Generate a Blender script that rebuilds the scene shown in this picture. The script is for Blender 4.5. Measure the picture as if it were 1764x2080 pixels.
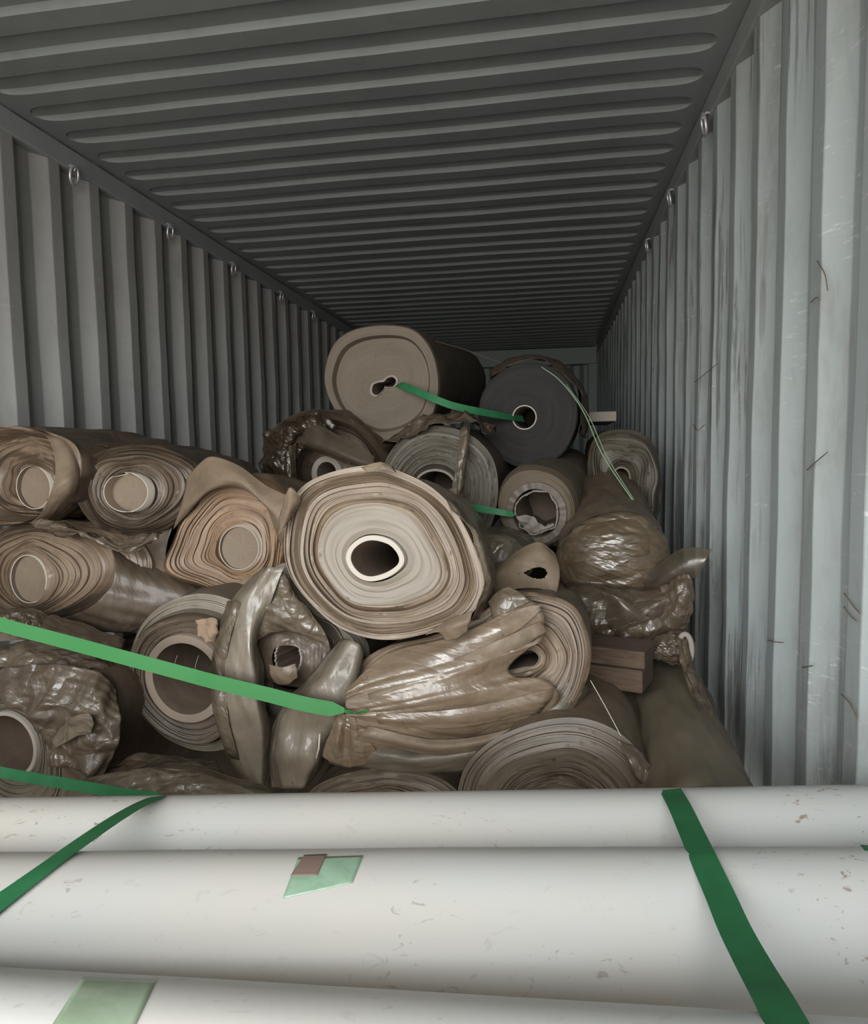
import bpy, math, random
import numpy as np
from mathutils import Vector, Matrix, noise

for o in list(bpy.data.objects):
    bpy.data.objects.remove(o)
SC = bpy.context.scene
COL = SC.collection
rng = np.random.default_rng(7)

# ------------------------------------------------------------------ camera, world, light, exposure
FPX = 1400.0
YAW, PITCH, ROLL = 0.166, 0.082, -0.016
CAM = np.array([0.615, 0.0, 1.05])
CEIL = CAM[2] + 1.157
HALF = 1.175
Y_DOOR, Y_BACK = -1.25, 7.95

cy_, sy_ = math.cos(YAW), math.sin(YAW)
FWD = np.array([-sy_ * math.cos(PITCH), cy_ * math.cos(PITCH), -math.sin(PITCH)])
RT0 = np.array([cy_, sy_, 0.0])
UP0 = np.cross(RT0, FWD)
RT = math.cos(ROLL) * RT0 + math.sin(ROLL) * UP0
UP = -math.sin(ROLL) * RT0 + math.cos(ROLL) * UP0
cam = bpy.data.cameras.new('camera')
cam.sensor_fit = 'HORIZONTAL'
cam.sensor_width = 36.0
cam.lens = 36.0 * FPX / 1764.0
cam.clip_start = 0.02
camo = bpy.data.objects.new('camera', cam)
COL.objects.link(camo)
M = Matrix.Identity(4)
for i in range(3):
    M[i][0], M[i][1], M[i][2], M[i][3] = RT[i], UP[i], -FWD[i], CAM[i]
camo.matrix_world = M
SC.camera = camo

world = bpy.data.worlds.new('overcast_daylight')
SC.world = world
world.use_nodes = True
wn = world.node_tree
bgn = wn.nodes['Background']
tc = wn.nodes.new('ShaderNodeTexCoord')
sep = wn.nodes.new('ShaderNodeSeparateXYZ')
wr = wn.nodes.new('ShaderNodeValToRGB')
wn.links.new(tc.outputs['Generated'], sep.inputs[0])
mr = wn.nodes.new('ShaderNodeMapRange')
mr.inputs[1].default_value = -1.0
mr.inputs[2].default_value = 1.0
wn.links.new(sep.outputs[2], mr.inputs[0])
wn.links.new(mr.outputs[0], wr.inputs[0])
e = wr.color_ramp.elements
e[0].position = 0.30; e[0].color = (0.30, 0.275, 0.25, 1)
e[1].position = 0.95; e[1].color = (0.92, 0.98, 1.0, 1)
k = wr.color_ramp.elements.new(0.49); k.color = (0.52, 0.50, 0.47, 1)
k = wr.color_ramp.elements.new(0.53); k.color = (0.98, 1.0, 1.0, 1)
wn.links.new(wr.outputs[0], bgn.inputs[0])
# daylight shaped for contrast: boosted straight out of the door, weaker to the sides
ym = wn.nodes.new('ShaderNodeMapRange')
ym.interpolation_type = 'SMOOTHSTEP'
ym.inputs[1].default_value = -0.45
ym.inputs[2].default_value = -0.97
ym.inputs[3].default_value = 1.6
ym.inputs[4].default_value = 6.0
wn.links.new(sep.outputs[1], ym.inputs[0])
wn.links.new(ym.outputs[0], bgn.inputs[1])

pl = bpy.data.lights.new('door_opening', 'AREA')
pl.shape = 'RECTANGLE'
pl.size = 2 * HALF
pl.size_y = CEIL
pl.cycles.is_portal = True
plo = bpy.data.objects.new('door_opening', pl)
COL.objects.link(plo)
plo.location = (0, Y_DOOR, CEIL / 2)
plo.rotation_euler = (math.radians(90), 0, 0)

SC.view_settings.view_transform = 'Standard'
SC.view_settings.look = 'None'
SC.view_settings.gamma = 1.0
SC.view_settings.exposure = 1.5
SC.cycles.max_bounces = 10
SC.cycles.diffuse_bounces = 7
SC.cycles.transparent_max_bounces = 12
SC.cycles.sample_clamp_indirect = 4.0
SC.cycles.caustics_reflective = False
SC.cycles.caustics_refractive = False


# ------------------------------------------------------------------ helpers
def ray(u, v):
    return FWD + RT * (u - 882.0) / FPX + UP * (1040.0 - v) / FPX


def at(u, v, Y):
    """World point at distance Y into the container, seen along the sight line of photo pixel (u, v)."""
    d = ray(u, v)
    return CAM + d * (Y / d[1])


def props(o, label=None, cat=None, group=None, kind=None):
    if label: o['label'] = label
    if cat: o['category'] = cat
    if group: o['group'] = group
    if kind: o['kind'] = kind
    return o


def mesh_obj(name, verts, faces, mats, parent=None, uvs=None, midx=None, smooth=True):
    me = bpy.data.meshes.new(name)
    me.from_pydata([tuple(map(float, v)) for v in verts], [], faces)
    if not isinstance(mats, (list, tuple)): mats = [mats]
    for m in mats: me.materials.append(m)
    n = len(me.polygons)
    if midx is not None: me.polygons.foreach_set('material_index', np.array(midx, dtype=np.int32))
    me.polygons.foreach_set('use_smooth', [smooth] * n)
    if uvs is not None:
        lay = me.uv_layers.new(name='UVMap')
        li = np.empty(len(me.loops), dtype=np.int32)
        me.loops.foreach_get('vertex_index', li)
        lay.data.foreach_set('uv', np.asarray(uvs, dtype=np.float32)[li].ravel())
    me.update()
    o = bpy.data.objects.new(name, me)
    COL.objects.link(o)
    if parent is not None: o.parent = parent
    return o


def empty(name, loc, basis=None):
    o = bpy.data.objects.new(name, None)
    o.empty_display_size = 0.05
    COL.objects.link(o)
    m = Matrix.Identity(4)
    for i in range(3):
        m[i][3] = loc[i]
        if basis is not None:
            for j in range(3): m[i][j] = basis[j][i]
    o.matrix_world = m
    return o


def bevel(o, w, seg=2):
    md = o.modifiers.new('bevel', 'BEVEL'); md.width = w; md.segments = seg; md.limit_method = 'ANGLE'
    return o


def boxmesh(x0, x1, y0, y1, z0, z1):
    v = [(x, y, z) for x in (x0, x1) for y in (y0, y1) for z in (z0, z1)]
    f = [(0, 1, 3, 2), (4, 6, 7, 5), (0, 4, 5, 1), (2, 3, 7, 6), (0, 2, 6, 4), (1, 5, 7, 3)]
    return v, f


# ------------------------------------------------------------------ materials
def base_mat(name, rough=0.6, color=(0.5, 0.5, 0.5), metal=0.0, coat=0.0, coat_rough=0.1, spec=0.5):
    m = bpy.data.materials.new(name)
    m.use_nodes = True
    nt = m.node_tree
    b = nt.nodes['Principled BSDF']
    b.inputs['Base Color'].default_value = (*color, 1)
    b.inputs['Roughness'].default_value = rough
    b.inputs['Metallic'].default_value = metal
    b.inputs['Coat Weight'].default_value = coat
    b.inputs['Coat Roughness'].default_value = coat_rough
    b.inputs['Specular IOR Level'].default_value = spec
    return m, nt, b


def N(nt, typ, **kw):
    n = nt.nodes.new(typ)
    for k_, v_ in kw.items(): setattr(n, k_, v_)
    return n


def noise_node(nt, vec, scale, detail=4.0, rough=0.55, dist=0.0, mapping=None):
    if mapping is not None:
        mp = N(nt, 'ShaderNodeMapping')
        mp.inputs['Scale'].default_value = mapping
        nt.links.new(vec, mp.inputs[0])
        vec = mp.outputs[0]
    n = N(nt, 'ShaderNodeTexNoise')
    n.inputs['Scale'].default_value = scale
    n.inputs['Detail'].default_value = detail
    n.inputs['Roughness'].default_value = rough
    n.inputs['Distortion'].default_value = dist
    nt.links.new(vec, n.inputs['Vector'])
    return n.outputs['Fac']


def ramp(nt, fac, stops):
    r = N(nt, 'ShaderNodeValToRGB')
    el = r.color_ramp.elements
    while len(el) < len(stops): el.new(0.5)
    for e_, (p, c) in zip(el, stops):
        e_.position = p
        e_.color = (*c, 1) if len(c) == 3 else c
    nt.links.new(fac, r.inputs[0])
    return r.outputs[0]


def mixc(nt, fac, a, b, mode='MIX'):
    n = N(nt, 'ShaderNodeMix', data_type='RGBA', blend_type=mode)
    for sock, val in ((n.inputs[0], fac), (n.inputs[6], a), (n.inputs[7], b)):
        if hasattr(val, 'links'): nt.links.new(val, sock)
        elif isinstance(val, (int, float)): sock.default_value = val
        else: sock.default_value = (*val, 1)
    return n.outputs[2]


def bump(nt, b, height, strength=0.3, dist=0.01):
    n = N(nt, 'ShaderNodeBump')
    n.inputs['Strength'].default_value = strength
    n.inputs['Distance'].default_value = dist
    nt.links.new(height, n.inputs['Height'])
    nt.links.new(n.outputs[0], b.inputs['Normal'])
    return n


def coords(nt, which='Object'):
    return N(nt, 'ShaderNodeTexCoord').outputs[which]


def W(v): return (v, v, v)


def steel_mat(name, c1, c2, dirt=0.0, scratch=0.0, rough=0.5, rub=0.0):
    m, nt, b = base_mat(name, rough, c1, spec=0.6)
    oc = coords(nt)
    n1 = noise_node(nt, oc, 3.0, 5, 0.6, 0.3, (1, 1, 0.25))
    col = ramp(nt, n1, [(0.3, c1), (0.7, c2)])
    n2 = noise_node(nt, oc, 14.0, 6, 0.65, 0.5, (1, 1, 0.5))
    col = mixc(nt, ramp(nt, n2, [(0.55, W(0)), (0.8, W(0.35))]), col, (c1[0] * 0.5, c1[1] * 0.48, c1[2] * 0.45))
    if scratch:
        n3 = noise_node(nt, oc, 26.0, 4, 0.7, 0.8, (1.0, 0.7, 5.0))
        n4 = noise_node(nt, oc, 2.6, 2, 0.5)
        f = mixc(nt, 1.0, ramp(nt, n3, [(0.60, W(0)), (0.68, W(scratch))]), ramp(nt, n4, [(0.46, W(0)), (0.6, W(1))]), 'MULTIPLY')
        col = mixc(nt, f, col, (0.68, 0.70, 0.69))
    if dirt:
        n5 = noise_node(nt, oc, 5.0, 6, 0.65, 0.6, (1, 1, 0.35))
        n6 = noise_node(nt, oc, 60.0, 3, 0.6, 1.2, (1, 1, 0.3))
        f = mixc(nt, 1.0, ramp(nt, n5, [(0.5, W(0)), (0.72, W(dirt))]), ramp(nt, n6, [(0.3, W(0.4)), (0.6, W(1))]), 'MULTIPLY')
        col = mixc(nt, f, col, (0.16, 0.125, 0.10))
    if rub:                                                # cargo has rubbed the paint in long upright marks
        n7 = noise_node(nt, oc, 1.0, 5, 0.7, 0.4, (3, 42, 1.5))
        n8 = noise_node(nt, oc, 1.3, 2, 0.5)
        f = mixc(nt, 1.0, ramp(nt, n7, [(0.53, W(0)), (0.60, W(rub))]), ramp(nt, n8, [(0.40, W(0)), (0.55, W(1))]), 'MULTIPLY')
        col = mixc(nt, f, col, (0.11, 0.105, 0.095))
    nt.links.new(col, b.inputs['Base Color'])
    bump(nt, b, n2, 0.08, 0.004)
    return m


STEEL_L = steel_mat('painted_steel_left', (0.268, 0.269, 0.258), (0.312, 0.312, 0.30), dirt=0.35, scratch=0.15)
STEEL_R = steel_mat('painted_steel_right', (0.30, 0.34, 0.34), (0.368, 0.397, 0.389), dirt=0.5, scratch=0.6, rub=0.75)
STEEL_C = steel_mat('painted_steel_roof', (0.225, 0.25, 0.25), (0.265, 0.288, 0.285), dirt=0.05, scratch=0.05, rough=0.3)
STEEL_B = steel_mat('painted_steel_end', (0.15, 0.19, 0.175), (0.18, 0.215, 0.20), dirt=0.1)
RAIL = steel_mat('painted_steel_rail', (0.27, 0.285, 0.29), (0.31, 0.32, 0.325), dirt=0.08)
WOODF, nt, b = base_mat('plywood_floor', 0.8, (0.16, 0.11, 0.07))
nt.links.new(ramp(nt, noise_node(nt, coords(nt), 4.0, 6, 0.6, 0.4, (6, 1, 1)), [(0.3, (0.10, 0.07, 0.045)), (0.7, (0.2, 0.14, 0.09))]), b.inputs['Base Color'])


KP = (0.50, 0.462, 0.415)          # common factor that makes all film colours darker and warmer


def layer_mat(name, dark, mid, light, freq=34.0, rough=0.5, coat=0.08, dirt=0.35, speck=0.6, vfreq=2.5, bstr=0.3):
    """Edges of wound film: stripes run round the roll (uv.x = which layer, uv.y = round)."""
    dark, mid, light = ([x * k_ for x, k_ in zip(c, KP)] for c in (dark, mid, light))
    m, nt, b = base_mat(name, rough, mid, coat=coat, coat_rough=0.25)
    uv = coords(nt, 'UV')
    oc = coords(nt, 'Object')
    s1 = noise_node(nt, uv, 1.0, 5, 0.72, 0.15, (freq, vfreq, 1))
    s2 = noise_node(nt, uv, 1.0, 3, 0.6, 0.1, (freq * 0.22, vfreq * 0.6, 1))
    a = mixc(nt, 0.45, ramp(nt, s1, [(0.3, dark), (0.5, mid), (0.66, light)]), ramp(nt, s2, [(0.35, dark), (0.5, mid), (0.62, light)]))
    d1 = noise_node(nt, oc, 5.0, 6, 0.62, 0.6)
    a = mixc(nt, ramp(nt, d1, [(0.42, W(0)), (0.68, W(min(1, 1.6 * dirt)))]), a, tuple(0.6 * x for x in dark))
    d2 = noise_node(nt, oc, 85.0, 2, 0.5, 0.6)
    a = mixc(nt, ramp(nt, d2, [(0.70, W(0)), (0.74, W(speck))]), a, (0.05, 0.035, 0.025))
    nt.links.new(a, b.inputs['Base Color'])
    bump(nt, b, s1, bstr, 0.006)
    return m


def skin_mat(name, c1, c2, rough=0.55, coat=0.12, dirt=0.4, streak=(1, 6, 1), bs=0.25, speck=0.5):
    """The outer film of a roll: dusty plastic."""
    c1, c2 = ([x * k_ for x, k_ in zip(c, KP)] for c in (c1, c2))
    m, nt, b = base_mat(name, rough, c1, coat=coat, coat_rough=0.2)
    oc = coords(nt, 'Object')
    n1 = noise_node(nt, oc, 5.0, 6, 0.6, 0.8, streak)
    a = ramp(nt, n1, [(0.3, c1), (0.7, c2)])
    n2 = noise_node(nt, oc, 12.0, 6, 0.65, 0.6)
    a = mixc(nt, ramp(nt, n2, [(0.5, W(0)), (0.75, W(dirt))]), a, tuple(0.45 * x for x in c1))
    d2 = noise_node(nt, oc, 80.0, 2, 0.5, 0.5)
    a = mixc(nt, ramp(nt, d2, [(0.71, W(0)), (0.75, W(speck))]), a, (0.05, 0.035, 0.025))
    nt.links.new(a, b.inputs['Base Color'])
    n3 = noise_node(nt, oc, 16.0, 5, 0.6, 1.0, streak)
    bump(nt, b, n3, bs, 0.01)
    return m


def film_mat(name, c1, c2, opacity=0.8, rough=0.2, bs=0.35, scale=22.0, coat=0.6, crinkle=0.5, streak=None):
    """Thin clear plastic, dusty and creased: partly see-through, glossy."""
    c1, c2 = ([x * k_ for x, k_ in zip(c, KP)] for c in (c1, c2))
    m, nt, b = base_mat(name, rough, c1, coat=coat, coat_rough=0.09, spec=0.6)
    oc = coords(nt, 'Object')
    n1 = noise_node(nt, oc, 7.0, 6, 0.62, 0.8)
    a = ramp(nt, n1, [(0.3, c1), (0.68, c2)])
    n0 = noise_node(nt, oc, 15.0, 6, 0.7, 1.0)
    a = mixc(nt, ramp(nt, n0, [(0.5, W(0)), (0.75, W(0.45))]), a, [0.5 * x for x in c1])
    d2 = noise_node(nt, oc, 80.0, 2, 0.5, 0.5)
    a = mixc(nt, ramp(nt, d2, [(0.70, W(0)), (0.74, W(0.6))]), a, (0.05, 0.035, 0.025))
    nt.links.new(a, b.inputs['Base Color'])
    rr = ramp(nt, n0, [(0.35, W(rough + 0.08)), (0.7, W(min(1, rough + 0.4)))])
    nt.links.new(ramp(nt, n0, [(0.40, W(coat)), (0.62, W(coat * 0.25))]), b.inputs['Coat Weight'])
    nt.links.new(rr, b.inputs['Roughness'])
    vec = oc
    if streak is not None:                      # creases run along one way: (turn about y, stretch)
        mp = N(nt, 'ShaderNodeMapping', vector_type='TEXTURE')
        mp.inputs['Rotation'].default_value = (0, math.radians(streak[0]), 0)
        mp.inputs['Scale'].default_value = (streak[1], 1, 1)
        nt.links.new(oc, mp.inputs[0])
        vec = mp.outputs[0]
    n3 = noise_node(nt, vec, scale, 4, 0.55, 1.2)
    wp = N(nt, 'ShaderNodeVectorMath', operation='MULTIPLY_ADD')
    nz = N(nt, 'ShaderNodeTexNoise')
    nz.inputs['Scale'].default_value = scale * 0.5
    nt.links.new(vec, nz.inputs['Vector'])
    nt.links.new(nz.outputs['Color'], wp.inputs[0])
    wp.inputs[1].default_value = (1.6 / scale,) * 3
    nt.links.new(vec, wp.inputs[2])
    vo = N(nt, 'ShaderNodeTexVoronoi', feature='DISTANCE_TO_EDGE')
    vo.inputs['Scale'].default_value = scale * 0.75
    nt.links.new(wp.outputs[0], vo.inputs['Vector'])
    b1 = N(nt, 'ShaderNodeBump')
    b1.inputs['Strength'].default_value = crinkle
    b1.inputs['Distance'].default_value = 0.03
    nt.links.new(vo.outputs['Distance'], b1.inputs['Height'])
    b2 = bump(nt, b, n3, bs, 0.012)
    nt.links.new(b1.outputs[0], b2.inputs['Normal'])
    nt.links.new(b2.outputs[0], b.inputs['Coat Normal'])
    if opacity < 1:
        tr = N(nt, 'ShaderNodeBsdfTransparent')
        tr.inputs[0].default_value = (0.93, 0.88, 0.80, 1)
        mx = N(nt, 'ShaderNodeMixShader')
        f = ramp(nt, n1, [(0.25, W(max(0, opacity - 0.18))), (0.75, W(min(1, opacity + 0.18)))])
        nt.links.new(f, mx.inputs[0])
        nt.links.new(tr.outputs[0], mx.inputs[1])
        nt.links.new(b.outputs[0], mx.inputs[2])
        nt.links.new(mx.outputs[0], nt.nodes['Material Output'].inputs['Surface'])
    return m


TAN = layer_mat('tan_layers', (0.15, 0.105, 0.075), (0.30, 0.225, 0.165), (0.44, 0.35, 0.265))
TAN_DARK = layer_mat('brown_layers', (0.085, 0.062, 0.045), (0.17, 0.13, 0.098), (0.28, 0.22, 0.165))
TAN_ORANGE = layer_mat('orange_tan_layers', (0.17, 0.098, 0.055), (0.36, 0.235, 0.145), (0.54, 0.395, 0.265), freq=22, dirt=0.2)
CREAM = layer_mat('cream_layers', (0.19, 0.13, 0.085), (0.37, 0.29, 0.215), (0.52, 0.44, 0.35), freq=30, coat=0.1, dirt=0.25)
CREAM_IN = layer_mat('pale_inner_layers', (0.245, 0.208, 0.165), (0.31, 0.272, 0.222), (0.36, 0.32, 0.268), freq=60, coat=0.05, dirt=0.05, bstr=0.12, speck=0.2)
GREY_GREEN = layer_mat('grey_green_layers', (0.095, 0.084, 0.064), (0.165, 0.15, 0.118), (0.235, 0.215, 0.17), freq=40)
GREY_FACE = layer_mat('grey_layers', (0.09, 0.072, 0.056), (0.19, 0.155, 0.12), (0.30, 0.25, 0.195), freq=36)
DULL_FACE = layer_mat('dull_tan_end', (0.185, 0.155, 0.118), (0.225, 0.19, 0.15), (0.265, 0.225, 0.185), freq=14, dirt=0.12, bstr=0.05, coat=0.0, rough=0.7)
BLACK_FACE = layer_mat('black_layers', (0.013, 0.0125, 0.0125), (0.022, 0.021, 0.0215), (0.042, 0.041, 0.041), freq=30, coat=0.0, rough=0.8, dirt=0.2, speck=0.0)
PALE_GREY = layer_mat('pale_grey_layers', (0.16, 0.142, 0.115), (0.30, 0.275, 0.228), (0.43, 0.395, 0.335), freq=30)

SKIN_TAN = skin_mat('dusty_tan_film', (0.19, 0.145, 0.105), (0.27, 0.21, 0.155))
SKIN_BROWN = skin_mat('dusty_brown_film', (0.105, 0.08, 0.058), (0.165, 0.125, 0.092))
SKIN_KRAFT = skin_mat('dull_kraft_wrap', (0.165, 0.13, 0.09), (0.205, 0.165, 0.118), rough=0.75, coat=0.0, dirt=0.25, bs=0.1)
SKIN_LOG = skin_mat('smooth_olive_film', (0.235, 0.2, 0.145), (0.27, 0.23, 0.172), rough=0.6, coat=0.05, dirt=0.15, bs=0.06, speck=0.0, streak=(1, 1, 1))
SKIN_GREY = skin_mat('dusty_grey_film', (0.15, 0.132, 0.105), (0.22, 0.196, 0.158))
SKIN_CREAM = skin_mat('cream_film', (0.26, 0.20, 0.145), (0.36, 0.29, 0.215), coat=0.5)
SKIN_TORN = skin_mat('torn_brown_paper', (0.085, 0.055, 0.04), (0.12, 0.085, 0.06), rough=0.8, coat=0.0)

FILM_CLEAR = film_mat('clear_dusty_film', (0.20, 0.165, 0.125), (0.30, 0.255, 0.20), opacity=0.75)
FILM_GREY = film_mat('grey_glossy_film', (0.215, 0.185, 0.145), (0.33, 0.295, 0.24), opacity=1.0, rough=0.36, bs=0.3, scale=14.0, coat=0.42, crinkle=0.35, streak=(90, 4))
FILM_BROWN = film_mat('brown_glossy_film', (0.10, 0.075, 0.053), (0.175, 0.138, 0.10), opacity=1.0, rough=0.28, bs=0.4, scale=20.0, coat=0.45)
FILM_TAN = film_mat('tan_translucent_film', (0.27, 0.205, 0.145), (0.34, 0.27, 0.195), opacity=0.88, rough=0.5, bs=0.1, coat=0.05, crinkle=0.1)
FILM_DARK = film_mat('dark_brown_clear_film', (0.06, 0.04, 0.023), (0.10, 0.073, 0.045), opacity=0.75, rough=0.2)
FILM_SHEEN = film_mat('very_clear_film', (0.15, 0.13, 0.11), (0.22, 0.195, 0.165), opacity=0.4, rough=0.1, bs=0.1, scale=9.0, crinkle=0.12)
FILM_OLIVE = film_mat('glossy_olive_film', (0.125, 0.095, 0.062), (0.195, 0.15, 0.102), opacity=1.0, rough=0.22, bs=0.4, scale=22, crinkle=0.6, streak=(0, 2.5))
FILM_PLEAT = film_mat('glossy_beige_film', (0.225, 0.168, 0.115), (0.335, 0.262, 0.19), opacity=1.0, rough=0.25, bs=0.45, scale=17, crinkle=0.35, streak=(16, 6))

CORE_WHITE = base_mat('white_tube_edge', 0.75, (0.39, 0.35, 0.30))[0]
CORE_CARD = base_mat('cardboard_tube', 0.85, (0.18, 0.138, 0.106))[0]
CORE_IN = skin_mat('tube_inside', (0.13, 0.095, 0.072), (0.18, 0.135, 0.10), rough=0.8, coat=0, bs=0.1, speck=0)
CORE_PLUG = skin_mat('dusty_film_over_tube', (0.27, 0.215, 0.165), (0.32, 0.26, 0.20), rough=0.7, coat=0, dirt=0.15, bs=0.05, speck=0.1)
CORE_PALE = base_mat('pale_grey_tube', 0.8, (0.22, 0.192, 0.163))[0]

WHITE, nt, b = base_mat('white_sheeting', 0.45, (0.80, 0.775, 0.74), coat=0.15, coat_rough=0.3)
oc = coords(nt)
n1 = noise_node(nt, oc, 3.0, 4, 0.5, 0.2)
a = ramp(nt, n1, [(0.3, (0.49, 0.50, 0.493)), (0.7, (0.545, 0.505, 0.46))])
n2 = noise_node(nt, oc, 46.0, 3, 0.62, 1.6, (0.75, 1.3, 1.3))
n3 = noise_node(nt, oc, 5.0, 3, 0.5)
f = mixc(nt, 1.0, ramp(nt, n2, [(0.625, W(0)), (0.67, W(0.8))]), ramp(nt, n3, [(0.45, W(0.15)), (0.6, W(1))]), 'MULTIPLY')
a = mixc(nt, f, a, (0.24, 0.16, 0.125))
nt.links.new(a, b.inputs['Base Color'])
WHITE_END = layer_mat('white_sheet_edges', (0.55, 0.53, 0.5), (0.68, 0.66, 0.62), (0.78, 0.76, 0.72), freq=40, dirt=0.1)

STRAP, nt, b = base_mat('green_strap', 0.55, (0.03, 0.2, 0.075), spec=0.3)
oc = coords(nt)
a = ramp(nt, noise_node(nt, oc, 30, 3, 0.5), [(0.3, (0.018, 0.115, 0.044)), (0.7, (0.025, 0.145, 0.056))])
nt.links.new(a, b.inputs['Base Color'])
STRAP_L = base_mat('light_green_strap', 0.6, (0.030, 0.155, 0.042), spec=0.25)[0]
STRING = base_mat('pale_green_string', 0.5, (0.20, 0.29, 0.18))[0]
THREAD = base_mat('pale_thread', 0.4, (0.42, 0.40, 0.33))[0]
RING = base_mat('bare_steel_ring', 0.35, (0.55, 0.55, 0.55), metal=0.6)[0]
STRAW = base_mat('dry_straw', 0.9, (0.11, 0.075, 0.05))[0]
TAPE, nt, b = base_mat('pale_green_tape', 0.3, (0.36, 0.55, 0.40), coat=0.3)
a = ramp(nt, noise_node(nt, coords(nt), 30, 4, 0.6, 0.8), [(0.35, (0.22, 0.335, 0.23)), (0.65, (0.305, 0.44, 0.327))])
nt.links.new(a, b.inputs['Base Color'])
TAPE_DULL, nt, b = base_mat('dull_green_tape', 0.35, (0.36, 0.44, 0.31), coat=0.2)
a = ramp(nt, noise_node(nt, coords(nt), 22, 4, 0.6, 0.8), [(0.35, (0.21, 0.265, 0.18)), (0.65, (0.28, 0.345, 0.25))])
nt.links.new(a, b.inputs['Base Color'])
TAPE_BROWN = base_mat('brown_patch', 0.6, (0.2, 0.135, 0.11))[0]
TIMBER, nt, b = base_mat('rough_timber', 0.85, (0.19, 0.11, 0.065))
a = ramp(nt, noise_node(nt, coords(nt), 10, 6, 0.65, 0.8, (1, 6, 8)), [(0.3, (0.05, 0.03, 0.019)), (0.7, (0.115, 0.072, 0.046))])
nt.links.new(a, b.inputs['Base Color'])
bump(nt, b, noise_node(nt, coords(nt), 12, 6, 0.65, 0.8, (1, 8, 8)), 0.6, 0.01)
CRUMB = skin_mat('torn_cardboard', (0.34, 0.24, 0.17), (0.46, 0.35, 0.26), rough=0.9, coat=0)


# ------------------------------------------------------------------ the container
def corr_profile(y0, y1, pitch, phase, parts, depth):
    """parts: fractions (near flat, slope, far flat, slope); depth 0 -> near flat."""
    a_, s1, c_, s2 = [p * pitch for p in parts]
    pts = []
    k0 = math.floor((y0 - phase) / pitch) - 1
    y = phase + k0 * pitch
    while y < y1 + pitch:
        pts += [(y, 0.0), (y + s1, depth), (y + s1 + c_, depth), (y + s1 + c_ + s2, 0.0)]
        y += pitch
    out = [(max(y0, min(y1, p)), d) for p, d in pts if y0 - pitch * 0.2 <= p <= y1 + pitch * 0.2]
    return out


def corrugated_wall(name, sx, y0, y1, phase, mat):
    prof = corr_profile(y0, y1, 0.223, phase, (0.25, 0.25, 0.25, 0.25), 0.034)
    fine = []
    for (ya, da), (yb, db) in zip(prof[:-1], prof[1:]):
        for t in (0.03, 0.97): fine.append((ya + (yb - ya) * t, da + (db - da) * t))
    zs = np.linspace(0, CEIL, 26)
    V, F = [], []
    for z in zs:
        for y, d in fine:
            w = 0.004 * noise.noise(Vector((y * 2.3 + sx * 9, z * 1.6, 3))) + 0.003 * noise.noise(Vector((y * 9, z * 5, 7 + sx)))
            V.append((sx * (1.137 + d) + w, y, z))
    n = len(fine)
    for i in range(len(zs) - 1):
        for j in range(n - 1):
            q = (i * n + j, i * n + j + 1, (i + 1) * n + j + 1, (i + 1) * n + j)
            F.append(q if sx < 0 else q[::-1])
    o = mesh_obj(name, V, F, mat)
    # outer skin so that the wall has thickness
    md = o.modifiers.new('thick', 'SOLIDIFY'); md.thickness = 0.003; md.offset = -1
    md = o.modifiers.new('crisp', 'EDGE_SPLIT'); md.split_angle = math.radians(12)
    props(o, kind='structure')
    return o


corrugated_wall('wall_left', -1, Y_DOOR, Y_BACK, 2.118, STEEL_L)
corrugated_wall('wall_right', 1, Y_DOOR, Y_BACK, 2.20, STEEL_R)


def roof():
    pitch, phase, depth, ex = 0.1733, 2.075, 0.0145, 1.085
    xs = np.concatenate([np.linspace(-1.175, -1.10, 3), np.linspace(-1.088, -0.94, 16), np.linspace(-0.85, 0.85, 15), np.linspace(0.94, 1.088, 16), np.linspace(1.10, 1.175, 3)])
    k0, k1 = math.floor((Y_DOOR - phase) / pitch), math.ceil((Y_BACK - phase) / pitch)
    ht, hb, ep = 0.215, 0.285, 0.006
    rows = []                                   # (offset kind, sign, which edge, depth fraction) across one groove
    for k_ in range(k0, k1):
        rows += [(k_, 0.0, None, 0.0)]
        rows += [(k_, -1, hb + ep, 0.0), (k_, -1, hb - ep, 0.13), (k_, -1, ht + ep, 0.87), (k_, -1, ht - ep, 1.0)]
        rows += [(k_, 1, ht - ep, 1.0), (k_, 1, ht + ep, 0.87), (k_, 1, hb - ep, 0.13), (k_, 1, hb + ep, 0.0)]
    V, F = [], []
    for k_, sg, w, dz in rows:
        for x in xs:
            e_ = max(0.0, min(1.0, (ex - abs(x)) / 0.085))
            e_ = math.sqrt(e_) * (2 - math.sqrt(e_)) if e_ > 0 else 0
            t = 0.0 if w is None else 0.5 + sg * w * (0.12 + 0.88 * e_)
            y = phase + (k_ + t) * pitch
            wv = 0.003 * noise.noise(Vector((x * 2.0, y * 1.7, 1))) + 0.0012 * noise.noise(Vector((x * 7.0, y * 6, 4)))
            V.append((x, y, CEIL + depth * dz * e_ + wv))
    n = len(xs)
    for i in range(len(rows) - 1):
        for j in range(n - 1):
            F.append((i * n + j, (i + 1) * n + j, (i + 1) * n + j + 1, i * n + j + 1))
    o = mesh_obj('ceiling', V, F, STEEL_C)
    md = o.modifiers.new('crisp', 'EDGE_SPLIT'); md.split_angle = math.radians(12)
    props(o, kind='structure')


roof()
v, f = boxmesh(-1.19, 1.19, Y_DOOR, Y_BACK, -0.05, 0.0)
props(mesh_obj('floor', v, f, WOODF, smooth=False), kind='structure')
v, f = boxmesh(-1.178, -1.128, Y_DOOR, Y_BACK, CEIL - 0.082, CEIL - 0.004)
props(bevel(mesh_obj('trim_1', v, f, RAIL, smooth=False), 0.006), kind='structure')
v, f = boxmesh(1.128, 1.178, Y_DOOR, Y_BACK, CEIL - 0.082, CEIL - 0.004)
props(bevel(mesh_obj('trim_2', v, f, RAIL, smooth=False), 0.006), kind='structure')


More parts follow.
